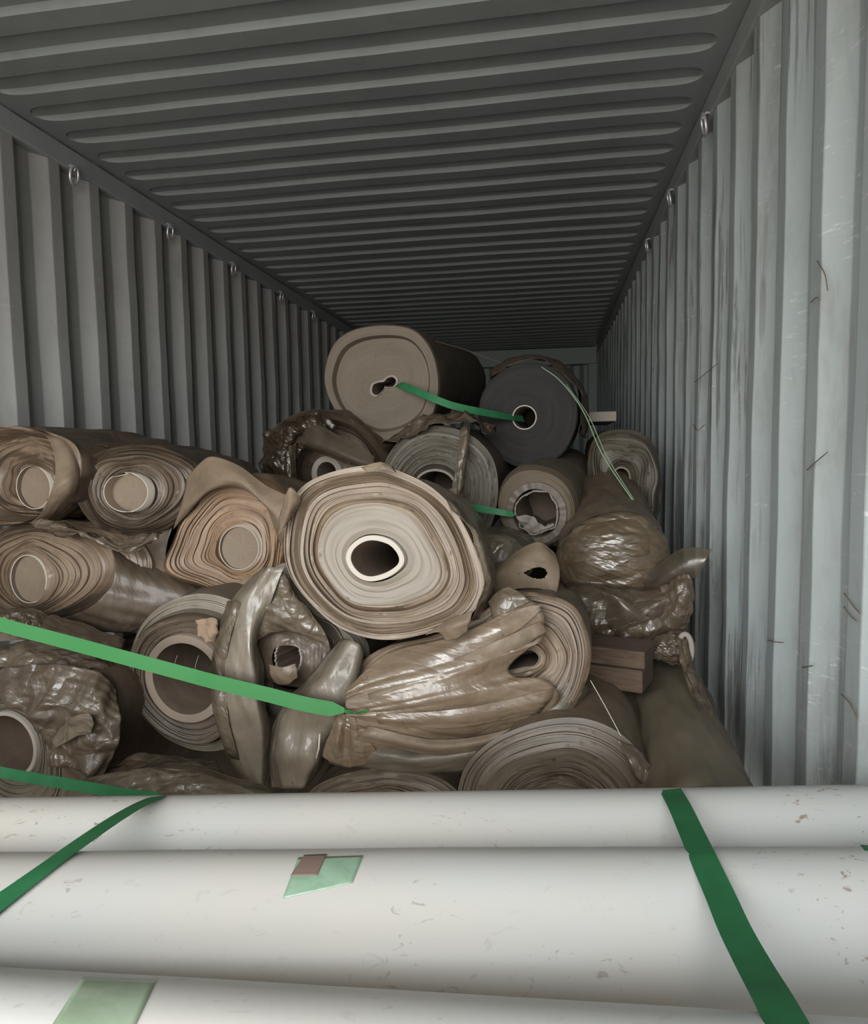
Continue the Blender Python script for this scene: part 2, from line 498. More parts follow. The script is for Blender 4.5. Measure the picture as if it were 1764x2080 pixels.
def back_wall():
    prof = corr_profile(-1.13, 1.13, 0.223, -0.05, (0.30, 0.22, 0.26, 0.22), 0.034)
    V, F = [], []
    for z in (0, CEIL):
        for x, d in prof: V.append((x, Y_BACK - 0.07 + d, z))
    n = len(prof)
    for j in range(n - 1): F.append((j, j + 1, n + j + 1, n + j))
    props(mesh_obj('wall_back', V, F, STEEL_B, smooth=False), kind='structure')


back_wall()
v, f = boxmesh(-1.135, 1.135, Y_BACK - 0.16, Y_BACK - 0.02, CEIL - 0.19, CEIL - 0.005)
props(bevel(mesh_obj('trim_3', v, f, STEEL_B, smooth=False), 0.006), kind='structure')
for i, sx in ((4, -1), (5, 1)):
    v, f = boxmesh(min(sx * 1.04, sx * 1.14), max(sx * 1.04, sx * 1.14), Y_BACK - 0.15, Y_BACK - 0.02, 0, CEIL - 0.005)
    props(bevel(mesh_obj('trim_%d' % i, v, f, STEEL_B, smooth=False), 0.006), kind='structure')


# ------------------------------------------------------------------ tubes, ribbons, sheets
def tube_geo(pts, r, ns=8, closed=False):
    pts = [Vector(p) for p in pts]
    V, F = [], []
    n = len(pts)
    prev = None
    for i, p in enumerate(pts):
        a_ = pts[(i - 1) % n] if (closed or i > 0) else p
        b_ = pts[(i + 1) % n] if (closed or i < n - 1) else p
        t = (b_ - a_).normalized()
        s = t.cross(Vector((0.3, 0.2, 1))).normalized() if prev is None else (prev - t * prev.dot(t)).normalized()
        prev = s
        u_ = t.cross(s)
        rr = r[i] if hasattr(r, '__len__') else r
        for k_ in range(ns):
            an = 2 * math.pi * k_ / ns
            V.append(p + s * math.cos(an) * rr + u_ * math.sin(an) * rr)
    for i in range(n if closed else n - 1):
        for k_ in range(ns):
            i2 = (i + 1) % n
            F.append((i * ns + k_, i * ns + (k_ + 1) % ns, i2 * ns + (k_ + 1) % ns, i2 * ns + k_))
    if not closed:
        F.append(tuple(range(ns))[::-1])
        F.append(tuple((n - 1) * ns + k_ for k_ in range(ns)))
    return V, F


def catmull(P, n):
    P = np.asarray(P, float)
    m = len(P)
    if m == 1: return np.repeat(P, n, 0)
    ext = np.concatenate([[2 * P[0] - P[1]], P, [2 * P[-1] - P[-2]]])
    out = []
    for s in np.linspace(0, m - 1 - 1e-9, n):
        i = int(s); t = s - i
        p0, p1, p2, p3 = ext[i], ext[i + 1], ext[i + 2], ext[i + 3]
        out.append(0.5 * ((2 * p1) + (p2 - p0) * t + (2 * p0 - 5 * p1 + 4 * p2 - p3) * t * t + (3 * p1 - p0 - 3 * p2 + p3) * t ** 3))
    return np.array(out)


def ribbon(name, pts, width, mat, label=None, group=None, wdir=None, twist=None, thick=0.0012, n=60, wid=None, parent=None, cat='strap'):
    """A flat band along world points; it faces the door unless wdir gives its width direction."""
    C_ = catmull(pts, n)
    V, F = [], []
    for i in range(n):
        t = C_[min(i + 1, n - 1)] - C_[max(i - 1, 0)]
        t = t / np.linalg.norm(t)
        if wdir is None: wd = np.cross(t, np.array([0.15, -1.0, 0.25]))
        else: wd = np.asarray(wdir[min(int(i / n * len(wdir)), len(wdir) - 1)] if np.ndim(wdir) == 2 else wdir, float)
        wd = wd - t * (wd @ t)
        wd = wd / np.linalg.norm(wd)
        if twist:
            a_ = np.interp(i / (n - 1), [q[0] for q in twist], [math.radians(q[1]) for q in twist])
            wd = wd * math.cos(a_) + np.cross(t, wd) * math.sin(a_)
        nn = np.cross(t, wd)
        h_ = width / 2 * (np.interp(i / (n - 1), [q[0] for q in wid], [q[1] for q in wid]) if wid else 1)
        for a_, b_ in ((-1, -1), (1, -1), (1, 1), (-1, 1)):
            V.append(C_[i] + wd * h_ * a_ + nn * thick / 2 * b_)
    for i in range(n - 1):
        for k_ in range(4):
            F.append((i * 4 + k_, i * 4 + (k_ + 1) % 4, (i + 1) * 4 + (k_ + 1) % 4, (i + 1) * 4 + k_))
    F += [(0, 3, 2, 1), tuple((n - 1) * 4 + k_ for k_ in range(4))]
    o = mesh_obj(name, V, F, mat, parent, smooth=False)
    if label: props(o, label, cat, group)
    return o


_DIRS = {}


def ridged(p, s, seed=0.0):
    """Creased height in about 0..1: folds in several directions, sharp along straight lines."""
    if seed not in _DIRS:
        rg = np.random.default_rng(int(seed * 13) + 3)
        d = rg.normal(size=(9, 3)); d /= np.linalg.norm(d, axis=1, keepdims=True)
        f = np.array([0.35, 0.5, 0.7, 0.9, 1.2, 1.7, 2.4, 3.6, 5.2])
        _DIRS[seed] = (d * f[:, None], rg.uniform(0, 1, 9), 1 / f ** 0.85)
    D, ph, am = _DIRS[seed]
    q = 1.7 * np.array([p[0] * s[0], p[1] * s[1], p[2] * s[2]])
    n1 = noise.noise(Vector(q * 0.45 + seed))
    n2 = noise.noise(Vector(q * 0.45 - seed - 7))
    w = D @ q + ph + 0.55 * np.array([n1, n2, -n1, n1 - n2, n2, n1, -n2, n1 + n2, n1])
    t = np.abs(2 * (w % 1.0) - 1)
    return float((t * am).sum() / am.sum())


def sheet(name, grid, mat, crumple=0.006, scale=(14, 14, 14), seed=1.0, nu=84, nv=84, thick=0.0008, parent=None, inv=None, pin=0.0):
    """A piece of film through a grid of (u, v, depth) points, creased."""
    G = np.array([[at(*q) for q in row] for row in grid])
    rows = np.array([catmull(r, nu) for r in G])
    S = np.array([catmull(rows[:, j], nv) for j in range(nu)])          # nu x nv x 3
    du = np.gradient(S, axis=0); dv = np.gradient(S, axis=1)
    nn = np.cross(du, dv)
    nn /= np.maximum(np.linalg.norm(nn, axis=2, keepdims=True), 1e-9)
    V = []
    for i in range(nu):
        for j in range(nv):
            p = S[i, j]
            d = 2.6 * crumple * (ridged(p, scale, seed) - 0.5)
            p = p + nn[i, j] * d
            if inv is not None: p = np.array(inv @ Vector(p))
            V.append(p)
    F = [(i * nv + j, (i + 1) * nv + j, (i + 1) * nv + j + 1, i * nv + j + 1) for i in range(nu - 1) for j in range(nv - 1)]
    o = mesh_obj(name, V, F, mat, parent)
    md = o.modifiers.new('thick', 'SOLIDIFY'); md.thickness = thick; md.offset = 0
    return o


# ------------------------------------------------------------------ rolls
NA = 144
TH = np.linspace(0, 2 * np.pi, NA, endpoint=False)


def frame(yaw, elev):
    y_, e_ = math.radians(yaw), math.radians(elev)
    w = np.array([math.sin(y_) * math.cos(e_), math.cos(y_) * math.cos(e_), math.sin(e_)])
    e1 = np.cross(w, [0, 0, 1.0]); e1 /= np.linalg.norm(e1)
    e2 = np.cross(e1, w)
    return e1, w, e2


def polar(pts, sm=2):
    """Closed star-shaped outline around the origin -> radius per angle TH."""
    pts = np.asarray(pts, float)
    loop = np.concatenate([pts[-2:], pts, pts[:3]])
    fine = []
    for i in range(1, len(loop) - 2):
        p0, p1, p2, p3 = loop[i - 1:i + 3]
        for t in np.linspace(0, 1, 14, endpoint=False):
            fine.append(0.5 * ((2 * p1) + (p2 - p0) * t + (2 * p0 - 5 * p1 + 4 * p2 - p3) * t * t + (3 * p1 - p0 - 3 * p2 + p3) * t ** 3))
    fine = np.array(fine)
    an = np.mod(np.arctan2(fine[:, 1], fine[:, 0]), 2 * np.pi)
    rr = np.hypot(fine[:, 0], fine[:, 1])
    o = np.argsort(an)
    r = np.interp(TH, np.concatenate([an[o] - 2 * np.pi, an[o], an[o] + 2 * np.pi]), np.tile(rr[o], 3))
    for _ in range(sm): r = 0.25 * np.roll(r, 1) + 0.5 * r + 0.25 * np.roll(r, -1)
    return r


class Roll:
    """A roll's end plane in the world and its local frame (x right, y into the roll, z up)."""

    def __init__(self, name, c, yaw, elev, label, cat='roll', group=None):
        self.C = at(*c)
        if np.ndim(yaw):                               # a point on the axis further back
            q = at(*yaw) - self.C
            yaw = math.degrees(math.atan2(q[0], q[1])); elev = math.degrees(math.atan2(q[2], math.hypot(q[0], q[1])))
        self.e1, self.w, self.e2 = frame(yaw, elev)
        self.root = empty(name, self.C, (self.e1, self.w, self.e2))
        props(self.root, label, cat, group)
        self.inv = self.root.matrix_world.inverted()
        self.seed = (hash(label) % 1000) * 0 + sum(map(ord, label)) % 97

    def loc(self, u, v):
        d = ray(u, v)
        t = ((self.C - CAM) @ self.w) / (d @ self.w)
        p = CAM + d * t - self.C
        return np.array([p @ self.e1, p @ self.e2])

    def outline(self, pts, sm=2):
        return polar([self.loc(*p) for p in pts], sm)

    def ell(self, ru, rv=None, rot=0):
        """Ellipse of ru x rv photo pixels around the centre."""
        s = np.linalg.norm(self.C - CAM) / FPX
        rv = rv or ru
        a_ = TH - math.radians(rot)
        return s * ru * rv / np.sqrt((rv * np.cos(a_)) ** 2 + (ru * np.sin(a_)) ** 2)

    def film(self, rc, ro, prof, L, mats, layers=34, amp=0.004, wav=0.0, wk=3, taper=0.0, skin_noise=0.006, lip=0.0, part='film_layers', ridge=0.0, rscale=(8, 2, 8), drift=(0, 0), noisez=0.0, ease=1.0, inner_t=0.42, body_rings=22):
        """Wound film: stepped layers on the end, then the outer skin back to length L.
        prof: [(t, y)] axial position of the layer edges from core (0) to outside (1)."""
        rg = np.random.default_rng(int(self.seed) + 11)
        px, py = [q[0] for q in prof], [q[1] for q in prof]
        rings, uv = [], []
        ph = rg.uniform(0, 6.28, 4)
        hold = rg.uniform(-1, 1)
        gap = np.exp(rg.normal(0, 0.55, layers)); gap = np.concatenate([[0], np.cumsum(gap)]) / gap.sum()
        hc, hs = np.zeros(6), np.zeros(6)
        har = np.arange(1, 7)[:, None] * TH[None, :]
        for i in range(layers + 1):
            t = gap[i]
            hc = 0.8 * hc + rg.normal(0, 1, 6) / np.arange(1, 7) ** 0.7
            hs = 0.8 * hs + rg.normal(0, 1, 6) / np.arange(1, 7) ** 0.7
            wob = (hc[:, None] * np.cos(har) + hs[:, None] * np.sin(har)).sum(0)
            te = t ** ease
            r = rc * (1 - te) + ro * te
            am = np.interp(t, [q[0] for q in amp], [q[1] for q in amp]) if np.ndim(amp) else 0.75 * amp
            span = (ro - rc).mean() / layers
            r = r + 0.13 * span * am / (am + 0.0025) * wob * min(1, 4 * t) * min(1, 4 * (1 - t))
            if wav: r = r * (1 + wav * math.sin(math.pi * min(1, t)) * np.sin(wk * TH + ph[0] + 3 * t) + 0.5 * wav * math.sin(math.pi * t) * np.sin((wk + 2) * TH + ph[1] - 5 * t))
            y = np.interp(t, px, py) + noisez * np.array([noise.noise(Vector((math.cos(a_) * 1.6 + 5 * t, math.sin(a_) * 1.6, self.seed))) for a_ in TH])
            old = hold
            ang = rg.uniform(0, 6.28); k_ = rg.integers(1, 4)
            hold = rg.uniform(-1, 1) + 0.6 * np.sin(k_ * TH + ang)
            if i > 0:
                rings.append((r, y + am * old)); uv.append(t)
            if i < layers:
                rings.append((r * 1.0 + 1e-4, y + am * (hold if am > 0.0024 else old))); uv.append(t)
        V, UV, F, MI = [], [], [], []
        for (r, y), t in zip(rings, uv):
            y = np.broadcast_to(y, r.shape)
            for k_ in range(NA):
                V.append((r[k_] * math.cos(TH[k_]), y[k_], r[k_] * math.sin(TH[k_]))); UV.append((t, abs(2 * k_ / NA - 1)))
        nf = len(rings)
        yl = np.broadcast_to(rings[-1][1], (NA,)).copy()
        for j in range(1, body_rings + 1):
            s = (j / body_rings) ** 1.5
            sc = 1 - taper * s
            for k_ in range(NA):
                th = TH[k_]
                r = ro[k_] * sc
                d = skin_noise * min(1, j / 3) * (noise.noise(Vector((math.cos(th) * 2.2, s * L * 5, math.sin(th) * 2.2 + self.seed))) + 0.5 * noise.noise(Vector((math.cos(th) * 6, s * L * 9, math.sin(th) * 6 + self.seed))))
                if ridge: d += ridge * min(1, j / 4) * (ridged((math.cos(th), s * L, math.sin(th)), rscale, self.seed) - 0.5)
                y = yl[k_] * (1 - s) + L * s
                if j == 1: r += lip
                V.append(((r + d) * math.cos(th) + drift[0] * s, y, (r + d) * math.sin(th) + drift[1] * s))
                UV.append((1 + s, abs(2 * k_ / NA - 1)))
        tot = nf + body_rings
        for i in range(tot - 1):
            for k_ in range(NA):
                k2 = (k_ + 1) % NA
                F.append((i * NA + k_, i * NA + k2, (i + 1) * NA + k2, (i + 1) * NA + k_))
                if i >= nf - 1: MI.append(1)
                elif len(mats) > 2 and uv[i] < inner_t: MI.append(2)
                else: MI.append(0)
        F.append(tuple((tot - 1) * NA + k_ for k_ in range(NA))[::-1]); MI.append(0)
        V_c = len(V)
        if np.max(rc) < 1e-3:
            pass
        o = mesh_obj(part, V, F, mats, self.root, UV, MI)
        md = o.modifiers.new('crisp', 'EDGE_SPLIT'); md.split_angle = math.radians(55)
        return o

    def core(self, rc, wall, mats, out=0.01, depth=0.3, notch=None, plug=None, part='core_tube', tilt=0.0, rag=0.0):
        """Tube in the middle: rim, outside, inside; plug = depth of a dusty film closing it."""
        rim = np.full(NA, -out)
        if notch:
            for a0, wd, dp in notch:
                d = np.abs(np.angle(np.exp(1j * (TH - math.radians(a0)))))
                rim = np.maximum(rim, np.where(d < math.radians(wd), -out + dp * np.sqrt(np.maximum(0, 1 - (d / math.radians(wd)) ** 2)), -out))
        if rag: rim = rim + rag * np.array([noise.noise(Vector((math.cos(a_) * 5, math.sin(a_) * 5, self.seed))) for a_ in TH])
        rim = rim + tilt * np.cos(TH)
        ri = rc - wall
        V, F, MI = [], [], []
        for r, y in ((rc, np.full(NA, depth)), (rc, rim + 0.001), (rc - 0.0008, rim), (ri + 0.0008, rim), (ri, rim + 0.001), (ri, np.full(NA, depth))):
            for k_ in range(NA): V.append((r[k_] * math.cos(TH[k_]), y[k_], r[k_] * math.sin(TH[k_])))
        for i in range(5):
            for k_ in range(NA):
                k2 = (k_ + 1) % NA
                F.append((i * NA + k_, i * NA + k2, (i + 1) * NA + k2, (i + 1) * NA + k_)); MI.append(1 if i == 4 else 0)
        F.append(tuple(5 * NA + k_ for k_ in range(NA))); MI.append(1)
        o = mesh_obj(part, V, F, mats[:2], self.root, None, MI)
        md = o.modifiers.new('crisp', 'EDGE_SPLIT'); md.split_angle = math.radians(50)
        if plug is not None:
            V, F = [], []
            for q, f_ in enumerate((1.0, 0.75, 0.5, 0.25)):
                for k_ in range(NA):
                    r = (ri[k_] + 0.0004) * f_
                    V.append((r * math.cos(TH[k_]), plug + 0.006 * (1 - f_ * f_) + 0.002 * noise.noise(Vector((r * 40, k_ * 0.1, 2))), r * math.sin(TH[k_])))
            for i in range(3):
                for k_ in range(NA):
                    k2 = (k_ + 1) % NA
                    F.append((i * NA + k_, i * NA + k2, (i + 1) * NA + k2, (i + 1) * NA + k_))
            F.append(tuple(3 * NA + k_ for k_ in range(NA)))
            mesh_obj('tube_cover', V, F, mats[2], o)
        return o

    def lump(self, pts, bulge, L, mat, crease=0.004, cscale=(10, 10, 10), part='crumpled_film', c=None, dome=0.5, seed=0.0, nr=84, taper=0.15, back=None, y0=0.0, sm=2, creasedir=None, hole=0.0):
        """A bulging mass of film with creases; pts its outline, c its middle."""
        c2 = self.loc(*(c or pts[0])) if c else np.zeros(2)
        ro = polar([self.loc(*p) - c2 for p in pts], sm)
        V, F = [], []
        prof = [(hole + (1 - hole) * i / nr, -bulge * (1 - (hole + (1 - hole) * i / nr) ** 2) ** dome) for i in range(nr + 1)]
        rows = [(max(t, 0.004), y, 1.0) for t, y in prof] + [(1 - taper * s, L * s, 0.5) for s in (0.06, 0.14, 0.25, 0.4, 0.6, 0.8, 1.0)]
        for t, y, cw in rows:
            for k_ in range(NA):
                r = ro[k_] * t
                p = np.array([c2[0] + r * math.cos(TH[k_]), y, c2[1] + r * math.sin(TH[k_])])
                q = p if creasedir is None else np.array([p[0] * math.cos(creasedir) + p[2] * math.sin(creasedir), p[1], -p[0] * math.sin(creasedir) + p[2] * math.cos(creasedir)])
                a_ = 1.8 * (ridged(q, cscale, seed + self.seed) - 0.5)
                d = crease * a_ * cw * 2
                nrm = np.array([t * math.cos(TH[k_]) * 0.7, -1.0 if cw == 1.0 else 0.0, t * math.sin(TH[k_]) * 0.7])
                p = p + nrm * d
                p[1] += y0
                V.append(p)
        n = len(rows)
        for i in range(n - 1):
            for k_ in range(NA):
                k2 = (k_ + 1) % NA
                F.append((i * NA + k_, i * NA + k2, (i + 1) * NA + k2, (i + 1) * NA + k_))
        if not hole: F.append(tuple(range(NA)))
        F.append(tuple((n - 1) * NA + k_ for k_ in range(NA))[::-1])
        return mesh_obj(part, V, F, mat, self.root)

    def sheet(self, part, grid, mat, **kw):
        return sheet(part, grid, mat, parent=self.root, inv=self.inv, **kw)

    def tube(self, part, pts, r, mat, **kw):
        V, F = tube_geo([np.array(self.inv @ Vector(at(*p))) for p in pts], r, **kw)
        return mesh_obj(part, V, F, mat, self.root)


def ring_pts(cu, cv, ru, rv=None, n=16, wob=0.0, seed=0):
    rv = rv or ru
    rg = random.Random(seed)
    return [(cu + ru * (1 + rg.uniform(-wob, wob)) * math.cos(2 * math.pi * i / n), cv - rv * (1 + rg.uniform(-wob, wob)) * math.sin(2 * math.pi * i / n)) for i in range(n)]


#@@PILE
# ------------------------------------------------------------------ the three white rolls across the front
WHITE_BVH = []


def white_roll(label, z, y_left, slope, r, x0=-1.30, x1=0.475, seed=0.0, lip_at=None):
    from mathutils.bvhtree import BVHTree
    p0 = np.array([CAM[0] + x0, y_left + slope * (x0 + 0.9), CAM[2] + z])
    p1 = np.array([CAM[0] + x1, y_left + slope * (x1 + 0.9), CAM[2] + z])
    ax = (p1 - p0); L = np.linalg.norm(ax); ax /= L
    s_ = np.array([0, 0, 1.0]); b_ = np.cross(ax, s_)
    root = empty('white_roll', p0, (ax, -b_, s_))
    props(root, label, 'roll', 'white sheeting rolls lying across the front')
    V, F, UV, MI = [], [], [], []
    nx, na = 70, 80
    for i in range(nx + 1):
        x = L * i / nx
        for k_ in range(na):
            a_ = 2 * math.pi * k_ / na
            rr = r * (1 + 0.012 * noise.noise(Vector((x * 2.0, math.cos(a_) * 0.8, seed + math.sin(a_)))) + 0.006 * noise.noise(Vector((x * 6.0, math.cos(a_) * 2, seed + 3 + math.sin(a_)))))
            if lip_at is not None:                    # outer wrap stops here: a step of one sheet
                da = (a_ - lip_at - 0.05 * math.sin(x * 3)) % (2 * math.pi)
                rr += 0.0025 * (1 - da / (2 * math.pi))
            V.append((x, math.cos(a_) * rr, math.sin(a_) * rr)); UV.append((1 + x, k_ / na))
    for i in range(nx):
        for k_ in range(na):
            k2 = (k_ + 1) % na
            F.append((i * na + k_, i * na + k2, (i + 1) * na + k2, (i + 1) * na + k_)); MI.append(0)
    for side, x in ((0, 0.0), (1, L)):
        base = len(V)
        rings = 16
        for q in range(rings + 1):
            t = 1 - q / rings * 0.62
            for k_ in range(na):
                a_ = 2 * math.pi * k_ / na
                V.append((x + (0.003 if q % 2 else -0.003) * (q > 0), math.cos(a_) * r * t * 0.998, math.sin(a_) * r * t * 0.998)); UV.append((t, k_ / na))
        for q in range(rings):
            for k_ in range(na):
                k2 = (k_ + 1) % na
                q4 = (base + q * na + k_, base + q * na + k2, base + (q + 1) * na + k2, base + (q + 1) * na + k_)
                F.append(q4 if side else q4[::-1]); MI.append(1)
    o = mesh_obj('sheeting', V, F, [WHITE, WHITE_END], root, UV, MI)
    V, F = [], []
    for rr, x in ((r * 0.38, -0.004), (r * 0.38, L + 0.004), (r * 0.33, L + 0.004), (r * 0.33, -0.004)):
        for k_ in range(40):
            a_ = 2 * math.pi * k_ / 40
            V.append((x, math.cos(a_) * rr, math.sin(a_) * rr))
    for q in range(4):
        for k_ in range(40):
            F.append((q * 40 + k_, q * 40 + (k_ + 1) % 40, ((q + 1) % 4) * 40 + (k_ + 1) % 40, ((q + 1) % 4) * 40 + k_))
    mesh_obj('core_tube', V, F, CORE_CARD, root)
    m = root.matrix_world
    WHITE_BVH.append(BVHTree.FromPolygons([m @ v_.co for v_ in o.data.vertices], [tuple(p.vertices) for p in o.data.polygons]))
    return root


white_roll('white sheeting roll furthest from the camera, lying against the pile of dirty film rolls', -0.60, 0.843, 0.166, 0.095, seed=1.0)
white_roll('middle white sheeting roll, with a pale green tape scrap stuck on it', -0.58, 0.635, 0.1493, 0.11, seed=5.0, x0=-1.34)
white_roll('white sheeting roll nearest the camera, with a wide dull green tape strip', -0.51, 0.411, 0.07, 0.09, seed=9.0, x0=-1.25)


def on_white(u, v, lift=0.0):
    d = Vector(ray(u, v)).normalized()
    o_ = Vector(CAM)
    best = None
    for t in WHITE_BVH:
        h = t.ray_cast(o_, d)
        if h[0] is not None and (best is None or h[3] < best): best = h[3]
    return best


def strap_over(path, width, label, mat, n=70, lift=0.004, tail=None):
    """A strap laid over the white rolls along a line of sight path, pulled tight over the gaps."""
    P = catmull([(u, v, 0) for u, v in path], n)
    D = [on_white(p[0], p[1]) for p in P]
    last = next(x for x in D if x)
    for i in range(n):
        if D[i] is None: D[i] = last
        last = D[i]
    s = np.arange(n, dtype=float)
    hull = []
    for i in range(n):                                   # lower hull = taut band nearest the eye side
        while len(hull) >= 2:
            a_, b_ = hull[-2], hull[-1]
            if (D[b_] - D[a_]) * (i - a_) >= (D[i] - D[a_]) * (b_ - a_): hull.pop()
            else: break
        hull.append(i)
    Dh = np.interp(s, hull, [D[i] for i in hull])
    pts = []
    for p, d in zip(P, Dh):
        r = np.array(Vector(ray(p[0], p[1])).normalized())
        pts.append(CAM + r * (d - lift))
    if tail is not None: pts = [np.array(t) for t in tail] + pts
    return ribbon('strap', pts, width, mat, label, None, wdir=(1, 0.1, 0.15), n=n + 20)


# tape on the rolls
def tape(name, poly, mat, label, lift=0.0012, n=14):
    """A patch of tape pressed on a white roll; poly is its outline as 4 corners (photo pixels)."""
    (a0, a1), (b1, b0) = (poly[0], poly[1]), (poly[2], poly[3])
    V, F = [], []
    for i in range(n + 1):
        for j in range(n + 1):
            s, t = i / n, j / n
            u = (1 - s) * ((1 - t) * a0[0] + t * a1[0]) + s * ((1 - t) * b0[0] + t * b1[0])
            w_ = (1 - s) * ((1 - t) * a0[1] + t * a1[1]) + s * ((1 - t) * b0[1] + t * b1[1])
            d = on_white(u, w_) or 0.8
            V.append(CAM + np.array(Vector(ray(u, w_)).normalized()) * (d - lift))
    for i in range(n):
        for j in range(n):
            F.append((i * (n + 1) + j, i * (n + 1) + j + 1, (i + 1) * (n + 1) + j + 1, (i + 1) * (n + 1) + j))
    o = mesh_obj(name, V, F, mat)
    md = o.modifiers.new('thick', 'SOLIDIFY'); md.thickness = 0.0006; md.offset = 0
    if label: props(o, label, 'tape')
    return o


tp = tape('tape_scrap', [(606, 1742), (738, 1738), (716, 1793), (574, 1825)], TAPE, 'pale green tape scrap with a brown patch on the middle white roll')
tb = tape('brown_patch', [(618, 1737), (664, 1735), (645, 1778), (590, 1779)], TAPE_BROWN, None, lift=0.0022)
tb.parent = tp
props(tb, 'brown patch in the corner of the tape')
tape('tape_strip', [(168, 1984), (318, 1990), (262, 2110), (88, 2110)], TAPE_DULL, 'wide dull green tape strip on the nearest white roll')
tape('tape_end', [(1748, 1716), (1800, 1720), (1800, 1732), (1758, 1728)], STRAP, 'small dark green tape end on the middle white roll at the right wall side')

strap_over([(1362, 1604), (1382, 1640), (1405, 1690), (1430, 1745), (1462, 1815), (1495, 1890), (1535, 1965), (1575, 2035), (1625, 2130)], 0.031, 'dark green strap over the white rolls at their right end', STRAP)
strap_over([(320, 1618), (285, 1634), (240, 1660), (180, 1700), (110, 1750), (40, 1802), (-40, 1862), (-120, 1925)], 0.029, 'dark green strap slanting over the white rolls at their left end', STRAP)

# ------------------------------------------------------------------ the pile, from the far rolls to the near ones
M2 = [TAN, SKIN_TAN]

# big dull roll on top
R = Roll('film_roll', (783, 785, 2.5), 0, 5.5, 'big dull tan roll with a squashed keyhole core, topmost in the pile')
ro = R.outline([(660, 778), (665, 730), (685, 690), (725, 667), (785, 659), (840, 668), (873, 700), (890, 745), (893, 800), (878, 850), (845, 880), (800, 897), (755, 895), (712, 868), (678, 828)])
key = [(752, 797), (754, 782), (764, 775), (780, 770), (790, 763), (802, 762), (810, 771), (806, 783), (793, 787), (780, 790), (775, 800), (765, 806), (757, 804)]
rc = R.outline(key, 1)
R.film(rc, ro, [(0, 0.0), (0.73, 0.004), (0.76, 0.004), (0.79, -0.022), (0.98, -0.012), (1, 0.0)], 1.9, [DULL_FACE, SKIN_KRAFT], layers=26, amp=0.0006, skin_noise=0.008, ridge=0.004, rscale=(2, 14, 2))
R.core(rc, R.ell(5.5), [CORE_PALE, CORE_IN], out=0.006, depth=0.25, part='squashed_core')

# black roll
R = Roll('film_roll', (1066, 848, 2.6), 3, 2, 'black roll with a clean white core ring, beside the big tan top roll')
ro = R.outline([(972, 850), (978, 805), (1000, 770), (1035, 745), (1075, 738), (1120, 745), (1155, 775), (1172, 815), (1172, 860), (1155, 905), (1125, 937), (1085, 951), (1040, 945), (1005, 920), (982, 888)])
R.film(R.ell(24), ro, [(0, 0.0), (0.35, 0.003), (0.4, 0.006), (0.9, 0.002), (0.93, -0.006), (1, 0.0)], 1.0, [BLACK_FACE, SKIN_TORN], layers=22, amp=0.0012, skin_noise=0.008)
R.core(R.ell(24.5), R.ell(2.6), [CORE_WHITE, CORE_IN], out=0.008, depth=0.5)
R.sheet('torn_wrap', [[(995, 772, 2.58), (1035, 738, 2.6), (1100, 732, 2.6), (1150, 760, 2.6), (1182, 815, 2.6), (1180, 880, 2.6)],
                      [(1000, 752, 2.75), (1040, 728, 2.8), (1100, 725, 2.8), (1160, 755, 2.8), (1192, 812, 2.8), (1190, 890, 2.75)],
                      [(1010, 745, 3.1), (1040, 730, 3.1), (1100, 725, 3.1), (1150, 750, 3.1), (1180, 810, 3.1), (1180, 880, 3.1)]], SKIN_TORN, crumple=0.014, scale=(12, 12, 12), nu=30, nv=40)

# roll under the big tan one
R = Roll('film_roll', (886, 988, 2.3), 2, 1, 'grey-green roll under the big tan top roll, with torn film hanging over its core')
ro = R.outline([(775, 970), (785, 930), (815, 890), (860, 866), (915, 868), (965, 890), (1000, 930), (1012, 985), (1005, 1045), (985, 1085), (940, 1095), (880, 1100), (820, 1075), (785, 1025)])
R.film(R.ell(44, 36), ro, [(0, 0.0), (0.12, -0.012), (0.5, 0.012), (0.8, 0.0), (1, 0.012)], 0.9, [GREY_GREEN, SKIN_BROWN], layers=40, amp=0.005, wav=0.012)
R.core(R.ell(44, 36), R.ell(5), [CORE_PALE, CORE_IN], out=0.018, depth=0.3)
R.sheet('torn_film', [[(935, 868, 2.26), (950, 862, 2.26), (955, 870, 2.26)], [(928, 940, 2.23), (940, 935, 2.22), (948, 945, 2.24)], [(918, 1010, 2.22), (932, 1008, 2.21), (938, 1015, 2.23)], [(912, 1050, 2.24), (925, 1048, 2.22), (932, 1052, 2.24)]], FILM_CLEAR, crumple=0.012, seed=3, nu=24, nv=14)
R.sheet('film_flap', [[(868, 1006, 2.25), (900, 998, 2.22), (929, 988, 2.21)], [(880, 1016, 2.24), (905, 1014, 2.21), (928, 1010, 2.2)], [(900, 1026, 2.23), (912, 1030, 2.2), (926, 1032, 2.2)]], FILM_TAN, crumple=0.004, nu=14, nv=14)
R.sheet('top_rags', [[(775, 905, 2.3), (830, 880, 2.27), (890, 862, 2.25), (960, 856, 2.26), (1000, 880, 2.3)], [(785, 898, 2.36), (830, 862, 2.34), (890, 846, 2.33), (955, 845, 2.34), (1000, 870, 2.38)], [(800, 895, 2.46), (840, 868, 2.46), (900, 848, 2.46), (960, 850, 2.46), (1010, 880, 2.46)]], FILM_BROWN, crumple=0.03, scale=(16, 16, 16), seed=7, nu=24, nv=40)

